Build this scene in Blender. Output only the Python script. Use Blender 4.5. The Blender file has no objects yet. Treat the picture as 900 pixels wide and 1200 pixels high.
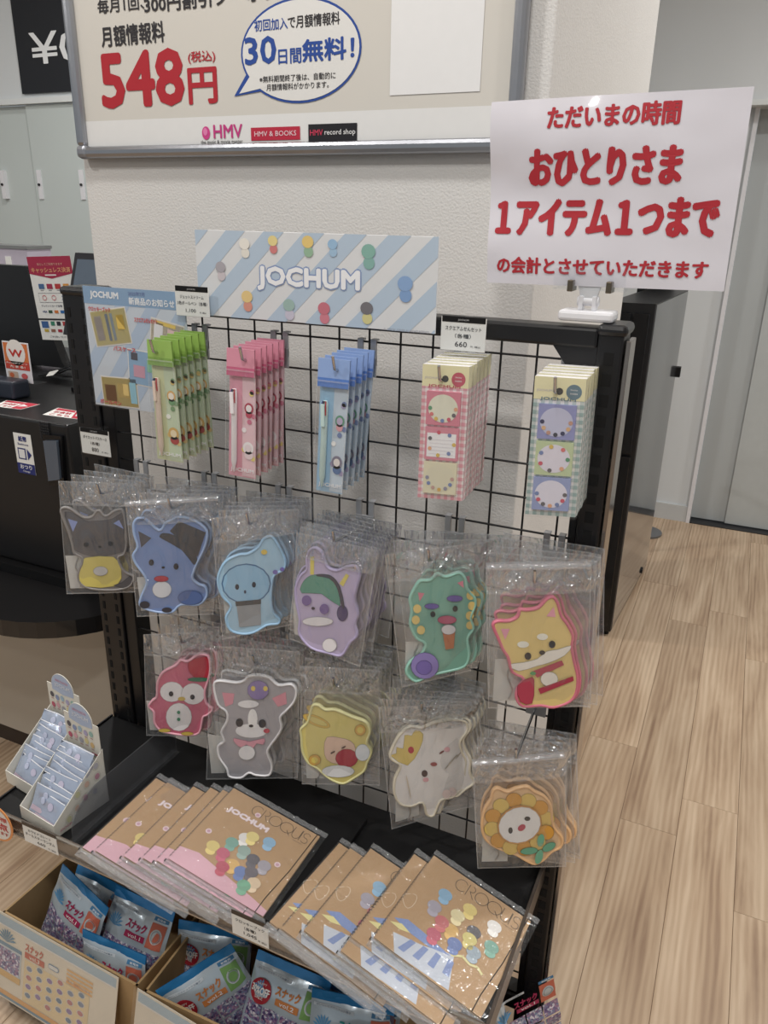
import bpy, bmesh, math, random
from math import sin, cos, pi, radians
from mathutils import Vector, Matrix
import mathutils.geometry as mg
S = bpy.context.scene
COL = S.collection
random.seed(7)

# ------------------------------------------------------------------ camera
CAM = Vector((0.79957, -1.03385, 1.43659))
YAW, PITCH, ROLL, FPX = 0.42620, -0.36070, 0.02163, 905.75410
def basis():
    cy, sy, cp, sp, cr, sr = cos(YAW), sin(YAW), cos(PITCH), sin(PITCH), cos(ROLL), sin(ROLL)
    f = Vector((-sy*cp, cy*cp, sp)); r = Vector((cy, sy, 0)); u = r.cross(f)
    return cr*r+sr*u, -sr*r+cr*u, f
RX, UX, FX = basis()
cd = bpy.data.cameras.new('camera'); cam = bpy.data.objects.new('camera', cd); COL.objects.link(cam)
cd.sensor_fit = 'VERTICAL'; cd.sensor_height = 36; cd.sensor_width = 27; cd.lens = FPX/1200*36
cd.clip_start = .02; cd.clip_end = 60
cam.matrix_world = Matrix(((RX.x, UX.x, -FX.x, CAM.x), (RX.y, UX.y, -FX.y, CAM.y), (RX.z, UX.z, -FX.z, CAM.z), (0, 0, 0, 1)))
S.camera = cam

# ------------------------------------------------------------------ world, lights, exposure
S.view_settings.view_transform = 'Standard'; S.view_settings.look = 'None'
S.view_settings.gamma = 1; S.view_settings.use_curve_mapping = False
S.view_settings.exposure = 0.27
try:
    S.cycles.transparent_max_bounces = 40
    S.cycles.max_bounces = 8
    S.cycles.sample_clamp_indirect = 4
    S.cycles.caustics_reflective = False; S.cycles.caustics_refractive = False
except Exception: pass
W = bpy.data.worlds.new('world'); S.world = W; W.use_nodes = True
W.node_tree.nodes['Background'].inputs[0].default_value = (.80, .86, .90, 1)
W.node_tree.nodes['Background'].inputs[1].default_value = .30
LAMPS = [(-.9, -1.1, 11), (.75, -1.35, 13), (2.1, -.5, 13), (-2.4, .3, 12), (1.6, 1.3, 20), (-1.2, 1.1, 15), (.2, -3.0, 9), (2.6, 2.2, 18), (-2.9, -2.2, 9), (-.15, -.42, 5), (.42, -.50, 5)]
CEIL = 2.75

# ------------------------------------------------------------------ geometry helpers
def at(px, py, p0, n):
    """the point where the sight line of a photo pixel meets a real plane"""
    d = RX*((px-450)/FPX) - UX*((py-600)/FPX) + FX
    p0 = Vector(p0); n = Vector(n)
    return CAM + d*((p0-CAM).dot(n)/d.dot(n))
def atY(px, py, y): return at(px, py, (0, y, 0), (0, 1, 0))
def atZ(px, py, z): return at(px, py, (0, 0, z), (0, 0, 1))

def srgb(c):
    return tuple(((v/255)/12.92 if v/255 <= .04045 else ((v/255+.055)/1.055)**2.4) for v in c)
MC = {}
def mat(name, c, rough=.5, metal=0., var=.04, scale=30., bump=0., bscale=200., spec=.5, coat=0.):
    if name in MC: return MC[name]
    m = bpy.data.materials.new(name); m.use_nodes = True; MC[name] = m
    nt = m.node_tree; b = nt.nodes['Principled BSDF']
    L = srgb(c)
    tc = nt.nodes.new('ShaderNodeTexCoord'); nz = nt.nodes.new('ShaderNodeTexNoise'); nz.inputs['Scale'].default_value = scale
    nt.links.new(tc.outputs['Object'], nz.inputs['Vector'])
    mx = nt.nodes.new('ShaderNodeMix'); mx.data_type = 'RGBA'
    mx.inputs['A'].default_value = (*[v*(1-var) for v in L], 1); mx.inputs['B'].default_value = (*[min(1, v*(1+var)) for v in L], 1)
    nt.links.new(nz.outputs['Fac'], mx.inputs['Factor']); nt.links.new(mx.outputs['Result'], b.inputs['Base Color'])
    b.inputs['Roughness'].default_value = rough; b.inputs['Metallic'].default_value = metal
    b.inputs['Specular IOR Level'].default_value = spec; b.inputs['Coat Weight'].default_value = coat
    b.inputs['Coat Roughness'].default_value = .06
    if bump:
        n2 = nt.nodes.new('ShaderNodeTexNoise'); n2.inputs['Scale'].default_value = bscale; n2.inputs['Detail'].default_value = 3
        bp = nt.nodes.new('ShaderNodeBump'); bp.inputs['Strength'].default_value = bump; bp.inputs['Distance'].default_value = .002
        nt.links.new(tc.outputs['Object'], n2.inputs['Vector']); nt.links.new(n2.outputs['Fac'], bp.inputs['Height']); nt.links.new(bp.outputs['Normal'], b.inputs['Normal'])
    return m
def ink(c, rough=.55):
    g_ = sum(c)/3; c = tuple(int(min(250, g_+(v-g_)*.86)) for v in c)
    return mat('ink_%d_%d_%d' % c + ('' if rough == .55 else '_r%d' % (rough*100)), c, rough, var=.02, scale=60, spec=.3)
def film(name, tint=(1, 1, 1), haze=.07, bump=.5, rough=.06, bscale=35., gloss=1., hazecol=(.8, .82, .84), dist=.012):
    """clear plastic sheet: mostly transparent, crinkled gloss, a little milky scatter"""
    m = bpy.data.materials.new(name); m.use_nodes = True; nt = m.node_tree; N = nt.nodes; Lk = nt.links.new
    for n in list(N): N.remove(n)
    out = N.new('ShaderNodeOutputMaterial'); tr = N.new('ShaderNodeBsdfTransparent'); tr.inputs[0].default_value = (*tint, 1)
    gl = N.new('ShaderNodeBsdfGlossy'); gl.inputs['Roughness'].default_value = rough; gl.inputs[0].default_value = (.95, .97, 1, 1)
    df = N.new('ShaderNodeBsdfDiffuse'); df.inputs[0].default_value = (*hazecol, 1)
    tc = N.new('ShaderNodeTexCoord'); nz = N.new('ShaderNodeTexNoise'); nz.inputs['Scale'].default_value = bscale; nz.inputs['Detail'].default_value = 2
    nz.inputs['Distortion'].default_value = 1.2
    mp = N.new('ShaderNodeMapping'); mp.inputs['Scale'].default_value = (1, 1, .45)
    Lk(tc.outputs['Object'], mp.inputs[0]); Lk(mp.outputs[0], nz.inputs['Vector'])
    bp = N.new('ShaderNodeBump'); bp.inputs['Strength'].default_value = bump; bp.inputs['Distance'].default_value = dist
    Lk(nz.outputs['Fac'], bp.inputs['Height']); Lk(bp.outputs['Normal'], gl.inputs['Normal'])
    fr = N.new('ShaderNodeLayerWeight'); fr.inputs[0].default_value = .5; Lk(bp.outputs['Normal'], fr.inputs['Normal'])
    pw = N.new('ShaderNodeMath'); pw.operation = 'POWER'; pw.inputs[1].default_value = 3.; Lk(fr.outputs['Facing'], pw.inputs[0])
    mu = N.new('ShaderNodeMapRange'); mu.inputs[3].default_value = .045*gloss; mu.inputs[4].default_value = .20*gloss; Lk(pw.outputs[0], mu.inputs[0])
    m1 = N.new('ShaderNodeMixShader'); m1.inputs[0].default_value = haze; Lk(tr.outputs[0], m1.inputs[1]); Lk(df.outputs[0], m1.inputs[2])
    m2 = N.new('ShaderNodeMixShader'); Lk(mu.outputs[0], m2.inputs[0]); Lk(m1.outputs[0], m2.inputs[1]); Lk(gl.outputs[0], m2.inputs[2])
    Lk(m2.outputs[0], out.inputs[0]); MC[name] = m
    return m

ORG = {}
def tag(o, label=None, cat=None, group=None, kind=None):
    if label: o['label'] = label
    if cat: o['category'] = cat
    if group: o['group'] = group
    if kind: o['kind'] = kind
    return o
def empty(name, loc, label=None, cat=None, group=None, rot=None):
    o = bpy.data.objects.new(name, None); COL.objects.link(o); o.location = loc; o.empty_display_size = .02
    if rot is not None: o.rotation_euler = rot; ORG[o] = Vector((0, 0, 0))
    else: ORG[o] = Vector(loc)
    return tag(o, label, cat, group)
class MB:
    """collects shapes; build() links them as one mesh object"""
    def __init__(s): s.v = []; s.f = []; s.m = []; s.mats = []; s.sm = []
    def mi(s, m):
        if m not in s.mats: s.mats.append(m)
        return s.mats.index(m)
    def add(s, vs, fs, m, smooth=False):
        k = len(s.v); s.v += [Vector(v) for v in vs]; i = s.mi(m)
        for f in fs: s.f.append([k+a for a in f]); s.m.append(i); s.sm.append(smooth)
        return s
    def box(s, a, b, m, R=None, c=None):
        x0, y0, z0 = a; x1, y1, z1 = b
        vs = [Vector(p) for p in ((x0, y0, z0), (x1, y0, z0), (x1, y1, z0), (x0, y1, z0), (x0, y0, z1), (x1, y0, z1), (x1, y1, z1), (x0, y1, z1))]
        if R is not None:
            c = Vector(c) if c is not None else (Vector(a)+Vector(b))/2
            vs = [c + R@(v-c) for v in vs]
        return s.add(vs, [(0, 3, 2, 1), (4, 5, 6, 7), (0, 1, 5, 4), (1, 2, 6, 5), (2, 3, 7, 6), (3, 0, 4, 7)], m)
    def tube(s, pts, r, m, n=8, caps=True):
        pts = [Vector(p) for p in pts]; rings = []; ref = None
        for i, p in enumerate(pts):
            t = (pts[min(i+1, len(pts)-1)]-pts[max(i-1, 0)]).normalized()
            if ref is None: ref = Vector((0, 0, 1)) if abs(t.z) < .9 else Vector((1, 0, 0))
            a = t.cross(ref).normalized(); b = a.cross(t).normalized(); ref = b
            rr = r[i] if isinstance(r, (list, tuple)) else r
            rings.append([p + a*(rr*cos(2*pi*k/n)) + b*(rr*sin(2*pi*k/n)) for k in range(n)])
        vs = [v for g in rings for v in g]; fs = []
        for i in range(len(pts)-1):
            for k in range(n): fs.append((i*n+k, i*n+(k+1) % n, (i+1)*n+(k+1) % n, (i+1)*n+k))
        s.add(vs, fs, m, True)
        if caps: s.add(rings[0], [tuple(range(n))], m); s.add(rings[-1], [tuple(range(n))[::-1]], m)
        return s
    def grid(s, f, nu, nv, m, smooth=True):
        vs = [f(i/nu, j/nv) for j in range(nv+1) for i in range(nu+1)]
        fs = [(j*(nu+1)+i, j*(nu+1)+i+1, (j+1)*(nu+1)+i+1, (j+1)*(nu+1)+i) for j in range(nv) for i in range(nu)]
        return s.add(vs, fs, m, smooth)
    def slab(s, pts, off, m):
        """polygon extruded by vector off"""
        pts = [Vector(p) for p in pts]; n = len(pts); off = Vector(off)
        tr = mg.tessellate_polygon([pts])
        s.add(pts, [t for t in tr], m); s.add([p+off for p in pts], [t[::-1] for t in tr], m)
        s.add(pts+[p+off for p in pts], [(i, (i+1) % n, n+(i+1) % n, n+i) for i in range(n)], m)
        return s
    def build(s, name, parent=None, label=None, cat=None, group=None, kind=None, bevel=0, recalc=False, org=None):
        me = bpy.data.meshes.new(name)
        o0 = org if org is not None else (ORG[parent] if parent is not None else Vector((0, 0, 0)))
        me.from_pydata([v-o0 for v in s.v], [], s.f)
        for m in s.mats: me.materials.append(m)
        me.polygons.foreach_set('material_index', s.m); me.polygons.foreach_set('use_smooth', s.sm)
        if recalc:
            bm = bmesh.new(); bm.from_mesh(me); bmesh.ops.recalc_face_normals(bm, faces=bm.faces); bm.to_mesh(me); bm.free()
        me.update()
        o = bpy.data.objects.new(name, me); COL.objects.link(o)
        if parent is not None: o.parent = parent
        elif org is not None: o.location = org
        ORG[o] = o0
        if bevel:
            b = o.modifiers.new('bevel', 'BEVEL'); b.width = bevel; b.segments = 2; b.limit_method = 'ANGLE'
        return tag(o, label, cat, group, kind)
def copy_tree(o, parent=None):
    c = o.copy(); COL.objects.link(c)
    if parent is not None: c.parent = parent
    for ch in o.children:
        if not ch.name.startswith('rolled_edge'): copy_tree(ch, c)
    return c

# lettering: text becomes flat mesh glyphs
TC = {}
def glyphs(s, bold=0., shear=0.):
    k = (s, bold, shear)
    if k in TC: return TC[k]
    c = bpy.data.curves.new('t', 'FONT'); c.body = s; c.offset = bold; c.resolution_u = 2; c.shear = shear
    o = bpy.data.objects.new('t', c); COL.objects.link(o)
    dg = bpy.context.evaluated_depsgraph_get(); me = bpy.data.meshes.new_from_object(o.evaluated_get(dg))
    vs = [(v.co.x, v.co.y) for v in me.vertices]; fs = [tuple(p.vertices) for p in me.polygons]
    bpy.data.objects.remove(o); bpy.data.curves.remove(c); bpy.data.meshes.remove(me)
    if vs:
        x0 = min(v[0] for v in vs); x1 = max(v[0] for v in vs); y0 = min(v[1] for v in vs); y1 = max(v[1] for v in vs)
    else: x0 = y0 = 0; x1 = y1 = 1; vs = [(0, 0)]; fs = []
    TC[k] = ([((v[0]-x0)/(x1-x0), (v[1]-y0)/(y1-y0)) for v in vs], fs, (x1-x0)/(y1-y0))
    return TC[k]
class Print:
    """flat ink on a surface; f(u, v, h) maps sheet coordinates (metres) to space"""
    def __init__(s, f, step=.00022): s.f = f; s.mb = MB(); s.h = step
    def poly(s, pts, c, l=1, sub=0):
        m = c if isinstance(c, bpy.types.Material) else ink(c)
        p3 = [Vector((p[0], p[1], 0)) for p in pts]
        s.mb.add([s.f(p[0], p[1], s.h*l) for p in pts], mg.tessellate_polygon([p3]), m); return s
    def rect(s, u0, v0, u1, v1, c, l=1, n=1, nv=None):
        m = c if isinstance(c, bpy.types.Material) else ink(c)
        s.mb.grid(lambda a, b: s.f(u0+(u1-u0)*a, v0+(v1-v0)*b, s.h*l), n, nv or n, m, False); return s
    def rrect(s, u0, v0, u1, v1, r, c, l=1):
        P = []
        for cx, cy, a0 in ((u1-r, v1-r, 0), (u0+r, v1-r, 90), (u0+r, v0+r, 180), (u1-r, v0+r, 270)):
            P += [(cx+r*cos(radians(a0+a)), cy+r*sin(radians(a0+a))) for a in (0, 30, 60, 90)]
        return s.poly(P, c, l)
    def ell(s, cu, cv, ru, rv, c, l=1, rot=0, n=20):
        P = []
        for k in range(n):
            a, b = ru*cos(2*pi*k/n), rv*sin(2*pi*k/n)
            P.append((cu+a*cos(rot)-b*sin(rot), cv+a*sin(rot)+b*cos(rot)))
        return s.poly(P, c, l)
    def line(s, pts, w, c, l=1):
        for (a, b) in zip(pts, pts[1:]):
            dx, dy = b[0]-a[0], b[1]-a[1]; d = math.hypot(dx, dy) or 1; nx, ny = -dy/d*w/2, dx/d*w/2
            s.poly([(a[0]+nx, a[1]+ny), (a[0]-nx, a[1]-ny), (b[0]-nx, b[1]-ny), (b[0]+nx, b[1]+ny)], c, l)
        return s
    def ring(s, cu, cv, ru, rv, w, c, l=1, n=24, a0=0, a1=2*pi):
        return s.line([(cu+ru*cos(a0+(a1-a0)*k/n), cv+rv*sin(a0+(a1-a0)*k/n)) for k in range(n+1)], w, c, l)
    def text(s, t, u0, v0, u1, v1, c, l=2, bold=.02, rot=0, shear=0.):
        vs, fs, asp = glyphs(t, 0., shear); m = c if isinstance(c, bpy.types.Material) else ink(c)
        w, h = u1-u0, v1-v0; cu, cv = (u0+u1)/2, (v0+v1)/2
        d = bold*h*.9; ring = [(0, 0)] if bold < .008 else ([(-d, 0), (d, 0), (0, d), (0, -d)] if bold < .03 else [(d*cos(k*pi/4), d*sin(k*pi/4)) for k in range(8)])
        for q, (dx, dy) in enumerate(ring):
            out = []
            for x, y in vs:
                a, b = (x-.5)*(w-2*d)+dx, (y-.5)*(h-2*d)+dy
                out.append(s.f(cu+a*cos(rot)-b*sin(rot), cv+a*sin(rot)+b*cos(rot), s.h*(l+.05*q)))
            s.mb.add(out, fs, m)
        return s
    def build(s, name, parent, label=None): return s.mb.build(name, parent, label)
def flatY(y):  # a sheet in a plane facing the camera side: u = world x, v = world z
    return lambda u, v, h: Vector((u, y-h, v))
def pxrect(x0, y0, x1, y1, y):  # pixel box -> (u0, v0, u1, v1) on plane y
    a = atY(x0, y1, y); b = atY(x1, y0, y); return a.x, a.z, b.x, b.z
def pxtext(P, t, x0, yb0, x1, yb1, hpx, y, c, l=2, bold=.02):
    """text whose baseline runs from photo pixel (x0,yb0) to (x1,yb1), cap height hpx, on plane y"""
    a = atY(x0, yb0, y); b = atY(x1, yb1, y); tp = atY(x0, yb0-hpx, y)
    z = (a.z+b.z)/2
    P.text(t, a.x, z, b.x, z+(tp.z-a.z), c, l, bold)
def smooth_closed(pts, k=4):
    n = len(pts); out = []
    for i in range(n):
        p0, p1, p2, p3 = pts[i-1], pts[i], pts[(i+1) % n], pts[(i+2) % n]
        for j in range(k):
            t = j/k
            out.append(tuple(.5*((2*p1[d])+(-p0[d]+p2[d])*t+(2*p0[d]-5*p1[d]+4*p2[d]-p3[d])*t*t+(-p0[d]+3*p1[d]-3*p2[d]+p3[d])*t**3) for d in (0, 1)))
    return out
def inset(pts, d):
    n = len(pts); area = sum(pts[i-1][0]*pts[i][1]-pts[i][0]*pts[i-1][1] for i in range(n)); sg = 1 if area > 0 else -1; out = []
    for i in range(n):
        a, b = Vector(pts[i-2 if n > 2 else i-1]), Vector(pts[(i+2) % n]); t = (b-a).normalized()
        out.append((pts[i][0]-t.y*d*sg, pts[i][1]+t.x*d*sg))
    return out

# ------------------------------------------------------------------ shared materials
BLACK = mat('black_painted_metal', (17, 17, 20), .38, var=.1)
BLACK2 = mat('black_matte_board', (12, 12, 14), .55, var=.1, spec=.3)
BLK_GLOSS = mat('black_gloss_panel', (15, 15, 18), .16)
CHROME = mat('bright_steel', (200, 202, 205), .18, 1.)
ALU = mat('brushed_aluminium', (176, 178, 184), .3, 1., bump=.1, bscale=80)
WALLP = mat('embossed_wallpaper', (212, 210, 207), .75, var=.02, scale=8, bump=.55, bscale=260)
CABIN = mat('pale_green_grey_laminate', (196, 204, 202), .35, var=.02, scale=3)
WHITEP = mat('white_laminate', (214, 218, 220), .3, var=.02, scale=3)
DOORG = mat('grey_door_laminate', (176, 181, 182), .35, var=.03, scale=3)
BEIGE = mat('beige_counter_panel', (186, 178, 165), .45, var=.03, scale=4)
CARD = mat('corrugated_cardboard', (176, 146, 104), .8, var=.07, scale=40)
WHITECARD = mat('white_card', (232, 232, 228), .6)
PLASTW = mat('white_plastic', (226, 226, 230), .3)
SMOKE = film('smoked_acrylic', (.72, .73, .76), .07, .02, .04, 8)
CLEAR = film('clear_acrylic', (.985, .988, .99), .008, .03, .04, 8, .8)
BAGF = film('clear_bag_film', (.965, .965, .965), .05, 1., .09, 30, 1.1, dist=.02)
SLEEVE = film('glossy_sleeve_film', (.97, .97, .97), .03, .9, .08, 30, .85)

# ------------------------------------------------------------------ the room
def floor():
    m = bpy.data.materials.new('oak_plank'); m.use_nodes = True; nt = m.node_tree; N = nt.nodes; Lk = nt.links.new; b = N['Principled BSDF']
    oi = N.new('ShaderNodeObjectInfo'); tc = N.new('ShaderNodeTexCoord')
    ad = N.new('ShaderNodeVectorMath'); ad.operation = 'MULTIPLY_ADD'
    cb = N.new('ShaderNodeCombineXYZ'); Lk(oi.outputs['Random'], cb.inputs[0]); Lk(oi.outputs['Random'], cb.inputs[1]); Lk(oi.outputs['Random'], cb.inputs[2])
    ad.inputs[1].default_value = (37, 53, 11); Lk(cb.outputs[0], ad.inputs[0]); Lk(tc.outputs['Object'], ad.inputs[2])
    mp = N.new('ShaderNodeMapping'); mp.inputs['Scale'].default_value = (9, 1.1, 1); Lk(ad.outputs[0], mp.inputs[0])
    n1 = N.new('ShaderNodeTexNoise'); n1.inputs['Scale'].default_value = 1.6; n1.inputs['Detail'].default_value = 5; n1.inputs['Distortion'].default_value = .8; Lk(mp.outputs[0], n1.inputs['Vector'])
    mp2 = N.new('ShaderNodeMapping'); mp2.inputs['Scale'].default_value = (46, 1.6, 1); Lk(ad.outputs[0], mp2.inputs[0])
    n2 = N.new('ShaderNodeTexNoise'); n2.inputs['Scale'].default_value = 2; n2.inputs['Detail'].default_value = 4; Lk(mp2.outputs[0], n2.inputs['Vector'])
    wv = N.new('ShaderNodeTexWave'); wv.inputs['Scale'].default_value = 2.2; wv.inputs['Distortion'].default_value = 7; wv.inputs['Detail'].default_value = 3; wv.inputs['Detail Scale'].default_value = .8; Lk(mp.outputs[0], wv.inputs['Vector'])
    m1 = N.new('ShaderNodeMix'); m1.inputs[0].default_value = .30; Lk(n1.outputs['Fac'], m1.inputs['A']); Lk(n2.outputs['Fac'], m1.inputs['B'])
    m2 = N.new('ShaderNodeMix'); m2.inputs[0].default_value = .10; Lk(m1.outputs['Result'], m2.inputs['A']); Lk(wv.outputs['Fac'], m2.inputs['B'])
    cr = N.new('ShaderNodeValToRGB'); e = cr.color_ramp.elements
    e[0].position = .30; e[0].color = (*srgb((146, 119, 97)), 1); e[1].position = .68; e[1].color = (*srgb((212, 190, 164)), 1)
    k = e.new(.47); k.color = (*srgb((184, 159, 133)), 1)
    Lk(m2.outputs['Result'], cr.inputs[0])
    hv = N.new('ShaderNodeHueSaturation'); hv.inputs['Saturation'].default_value = 1.02
    mr = N.new('ShaderNodeMapRange'); mr.inputs[3].default_value = .93; mr.inputs[4].default_value = 1.04; Lk(oi.outputs['Random'], mr.inputs[0]); Lk(mr.outputs[0], hv.inputs['Value'])
    Lk(cr.outputs[0], hv.inputs['Color']); Lk(hv.outputs[0], b.inputs['Base Color']); b.inputs['Roughness'].default_value = .42
    bp = N.new('ShaderNodeBump'); bp.inputs['Strength'].default_value = .12; bp.inputs['Distance'].default_value = .001; Lk(n2.outputs['Fac'], bp.inputs['Height']); Lk(bp.outputs[0], b.inputs['Normal'])
    sub = mat('floor_joint_gap', (128, 104, 82), .9)  # brown sub-floor colour that shows in the joints between planks
    fl = MB().box((-6, -5, -.05), (6, 3.4, -.0025), sub).build('floor', kind='structure')
    w = .139; r = random.Random(3)
    base = MB().box((.0004, .0004, -.0024), (w-.0004, 1.1996, 0), m)
    pm = base.build('plank', fl, bevel=.0006); first = True; cnt = 0
    for i in range(-13, 12):
        x = .85 + i*w; y0 = -1.2 - r.random()*1.1
        offs = {0: .833-1.2*3, -1: .682-1.2*3, -2: 1.0-1.2*3}
        if i in offs: y0 = offs[i]
        while y0 < 3.05:
            if y0 > -2.4 and cnt < 150 and not (x < .2 and y0 > 1.2):
                o = pm if first else pm.copy()
                if not first: COL.objects.link(o)
                first = False; o.location = (x, y0, 0); cnt += 1
            y0 += 1.2
    # the rest of the floor, far from view, keeps the same finish
    MB().box((.85+12*w, -2.6, -.0024), (6, 3.4, 0), m).box((-6, -2.6, -.0024), (.85-13*w-.001, 3.4, 0), m).box((-6, -5, -.0024), (6, -2.62, 0), m).build('floor_finish', fl)
floor()
PX0, PX1, PY0, PY1 = -.412, .487, .2, 1.16
MB().box((PX0, PY0, 0), (PX1, PY1, CEIL), WALLP).build('wall_middle', kind='structure', bevel=.003)
MB().box((PX0-.006, PY0-.008, 0), (PX1+.008, PY1+.004, .06), mat('grey_vinyl_baseboard', (178, 178, 176), .5)).build('baseboard_middle', kind='structure')
MB().box((-6, -5, CEIL), (6, 3.4, CEIL+.05), mat('white_ceiling_board', (225, 226, 226), .8)).build('ceiling', kind='structure')
# far wall on the right with a sliding door below a ledge
DW = .69; LZ = 1.925
wf = MB().box((-.9, 3.05, 0), (DW, 3.15, LZ), WHITEP).box((-.9, 2.93, LZ), (6, 3.15, CEIL), WHITEP).build('wall_back', kind='structure')
MB().box((-.9, 2.915, LZ-.004), (6, 2.94, LZ+.018), mat('white_ledge', (222, 226, 226), .4)).build('trim_1', kind='structure')
MB().box((-.9, 3.035, 0), (DW-.012, 3.05, .085), mat('pale_vinyl_baseboard', (196, 199, 200), .4)).build('baseboard_back', kind='structure')
MB().box((DW-.014, 3.028, 0), (DW+.004, 3.07, LZ), PLASTW).build('trim_2', kind='structure')
dr = MB().box((DW+.004, 3.10, .012), (DW+.17, 3.14, LZ), DOORG).box((DW+.17, 3.085, .012), (DW+1.15, 3.12, LZ), mat('grey_door_face', (184, 189, 189), .32)).build('door_1', kind='structure')
MB().box((DW+1.15, 3.10, .012), (6, 3.14, LZ), DOORG).build('door_2', kind='structure')
MB().box((DW, 3.03, -.002), (6, 3.15, .004), mat('dark_threshold', (40, 40, 42), .5)).build('trim_3', kind='structure')
# far wall on the left: sign fascia and sliding cupboards
LY = 1.96
MB().box((-6, LY, LZ), (-.9, LY+.1, CEIL), WHITEP).build('wall_left', kind='structure')
MB().box((-.99, LY+.1, 0), (-.9, 3.15, CEIL), WHITEP).build('wall_side', kind='structure')
MB().box((-6, LY-.02, LZ-.012), (-.9, LY+.01, LZ+.012), mat('white_ledge', (222, 226, 226), .4)).build('trim_4', kind='structure')
cb = empty('sliding_cupboard', (-2.6, LY+.05, 0), 'pale green-grey sliding cupboard wall with recessed white pulls behind the register', 'cupboard')
MB().box((-6, LY+.05, 0), (-1.0, LY+.1, LZ-.012), CABIN).build('back_panel', cb)
for i, (a, b, d) in enumerate([(-3.6, -2.95, .03), (-2.955, -2.46, .015), (-2.465, -1.72, .0), (-1.725, -1.0, .02)]):
    p = MB().box((a, LY+d, .02), (b, LY+d+.02, LZ-.015), CABIN).build('door_panel', cb, bevel=.002)
    hx = {0: -2.69-.35, 1: -2.68, 2: -2.43, 3: -1.69}[i]
    if i == 3: hx = -2.16
    q = MB().box((hx-.012, LY-.006, 1.50), (hx+.014, LY+.03, 1.63), PLASTW)
    q.tube([(hx, LY-.006, 1.565), (hx, LY-.012, 1.565)], .006, BLACK, 10); q.build('pull', p)
sg = empty('price_sign', (-2.2, LY, 2.2), 'large black hanging sign with white yen price above the cupboards', 'sign')
MB().box((-2.46, LY-.012, 1.956), (-1.5, LY, 2.7), mat('matte_black_sign', (26, 28, 34), .5)).build('sign_board', sg)
P = Print(flatY(LY-.012), .002)
pxtext(P, '¥0', 38, 76, 99, 72, 38, LY-.012, (236, 238, 240), 1, .012)
P.build('price_lettering', sg)

# ceiling lamps (they light the shop)
for i, (x, y, p) in enumerate(LAMPS):
    ld = bpy.data.lights.new('ceiling_lamp_light', 'AREA'); ld.shape = 'DISK'; ld.size = .16; ld.energy = p
    ld.color = (1.0, .98, .95)
    e = empty('ceiling_downlight', (x, y, CEIL), 'round white recessed downlight in the ceiling outside the view', 'lamp', 'ceiling downlights')
    rg = MB(); n = 24
    vs = []; fs = []
    for k in range(n):
        a = 2*pi*k/n
        for r_, z_ in ((.115, CEIL-.001), (.115, CEIL-.008), (.09, CEIL-.008), (.085, CEIL-.001)): vs.append((x+r_*cos(a), y+r_*sin(a), z_))
    for k in range(n):
        for j in range(3): fs.append((k*4+j, k*4+j+1, ((k+1) % n)*4+j+1, ((k+1) % n)*4+j))
    rg.add(vs, fs, PLASTW); rg.build('trim_ring', e)
    lo = bpy.data.objects.new('bulb_light', ld); COL.objects.link(lo); lo.parent = e; lo.location = (0, 0, -.012)

# ------------------------------------------------------------------ wall poster in its aluminium frame
PB = PY0
pst = empty('framed_poster', (0, PB, 1.9), 'large silver framed membership fee poster with red 548 yen price on the textured wall', 'poster')
fx0, fx1, fz0, fz1 = -.403, .451, 1.535, 2.70
YP = PB-.012
CREAM = mat('poster_cream_paper', (210, 206, 198), .35, var=.015, scale=5, coat=.6)
sheet = MB().box((fx0+.012, YP, fz0+.012), (fx1-.012, PB-.002, fz1-.012), CREAM).build('poster_sheet', pst)
for nm, a, b in (('frame_rail', (fx0, PB-.024, fz0), (fx1, PB-.001, fz0+.020)), ('frame_rail', (fx0, PB-.024, fz1-.02), (fx1, PB-.001, fz1)),
                 ('frame_rail', (fx0, PB-.024, fz0+.020), (fx0+.020, PB-.001, fz1-.02)), ('frame_rail', (fx1-.020, PB-.024, fz0+.020), (fx1, PB-.001, fz1-.02))):
    MB().box(a, b, ALU).build(nm, pst, bevel=.007)
for (cx, cz) in ((fx0, fz0), (fx1-.024, fz0)):
    MB().box((cx-.001, PB-.026, cz-.001), (cx+.025, PB-.0005, cz+.023), mat('grey_corner_cap', (150, 152, 158), .35, .6)).build('corner_cap', pst, bevel=.008)
P = Print(flatY(YP), .0005)
T = lambda s, x0, b0, x1, b1, h, c, l=2, bold=.02: pxtext(P, s, x0, b0, x1, b1, h, YP, c, l, bold)
DK = (52, 50, 54); RD = (186, 36, 48); BL = (38, 74, 160)
a = atY(112, 142, YP)
P.rect(fx0+.02, fz0+.02, fx1-.02, a.z, (224, 223, 222), 1)
T('毎月1回、', 115, 14, 170, 14, 17, DK, 2, .02); T('300円割引クーポンを進呈！', 169, 5, 400, 5, 21, DK, 2, .03)
T('月額情報料', 120, 56, 194, 50, 25, DK, 2, .025)
T('548', 121, 128, 218, 124, 66, RD, 2, .045)
T('円', 222, 123, 256, 121, 43, RD, 2, .035)
T('(税込)', 221, 75, 253, 74, 15, RD, 2, .02)
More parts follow.
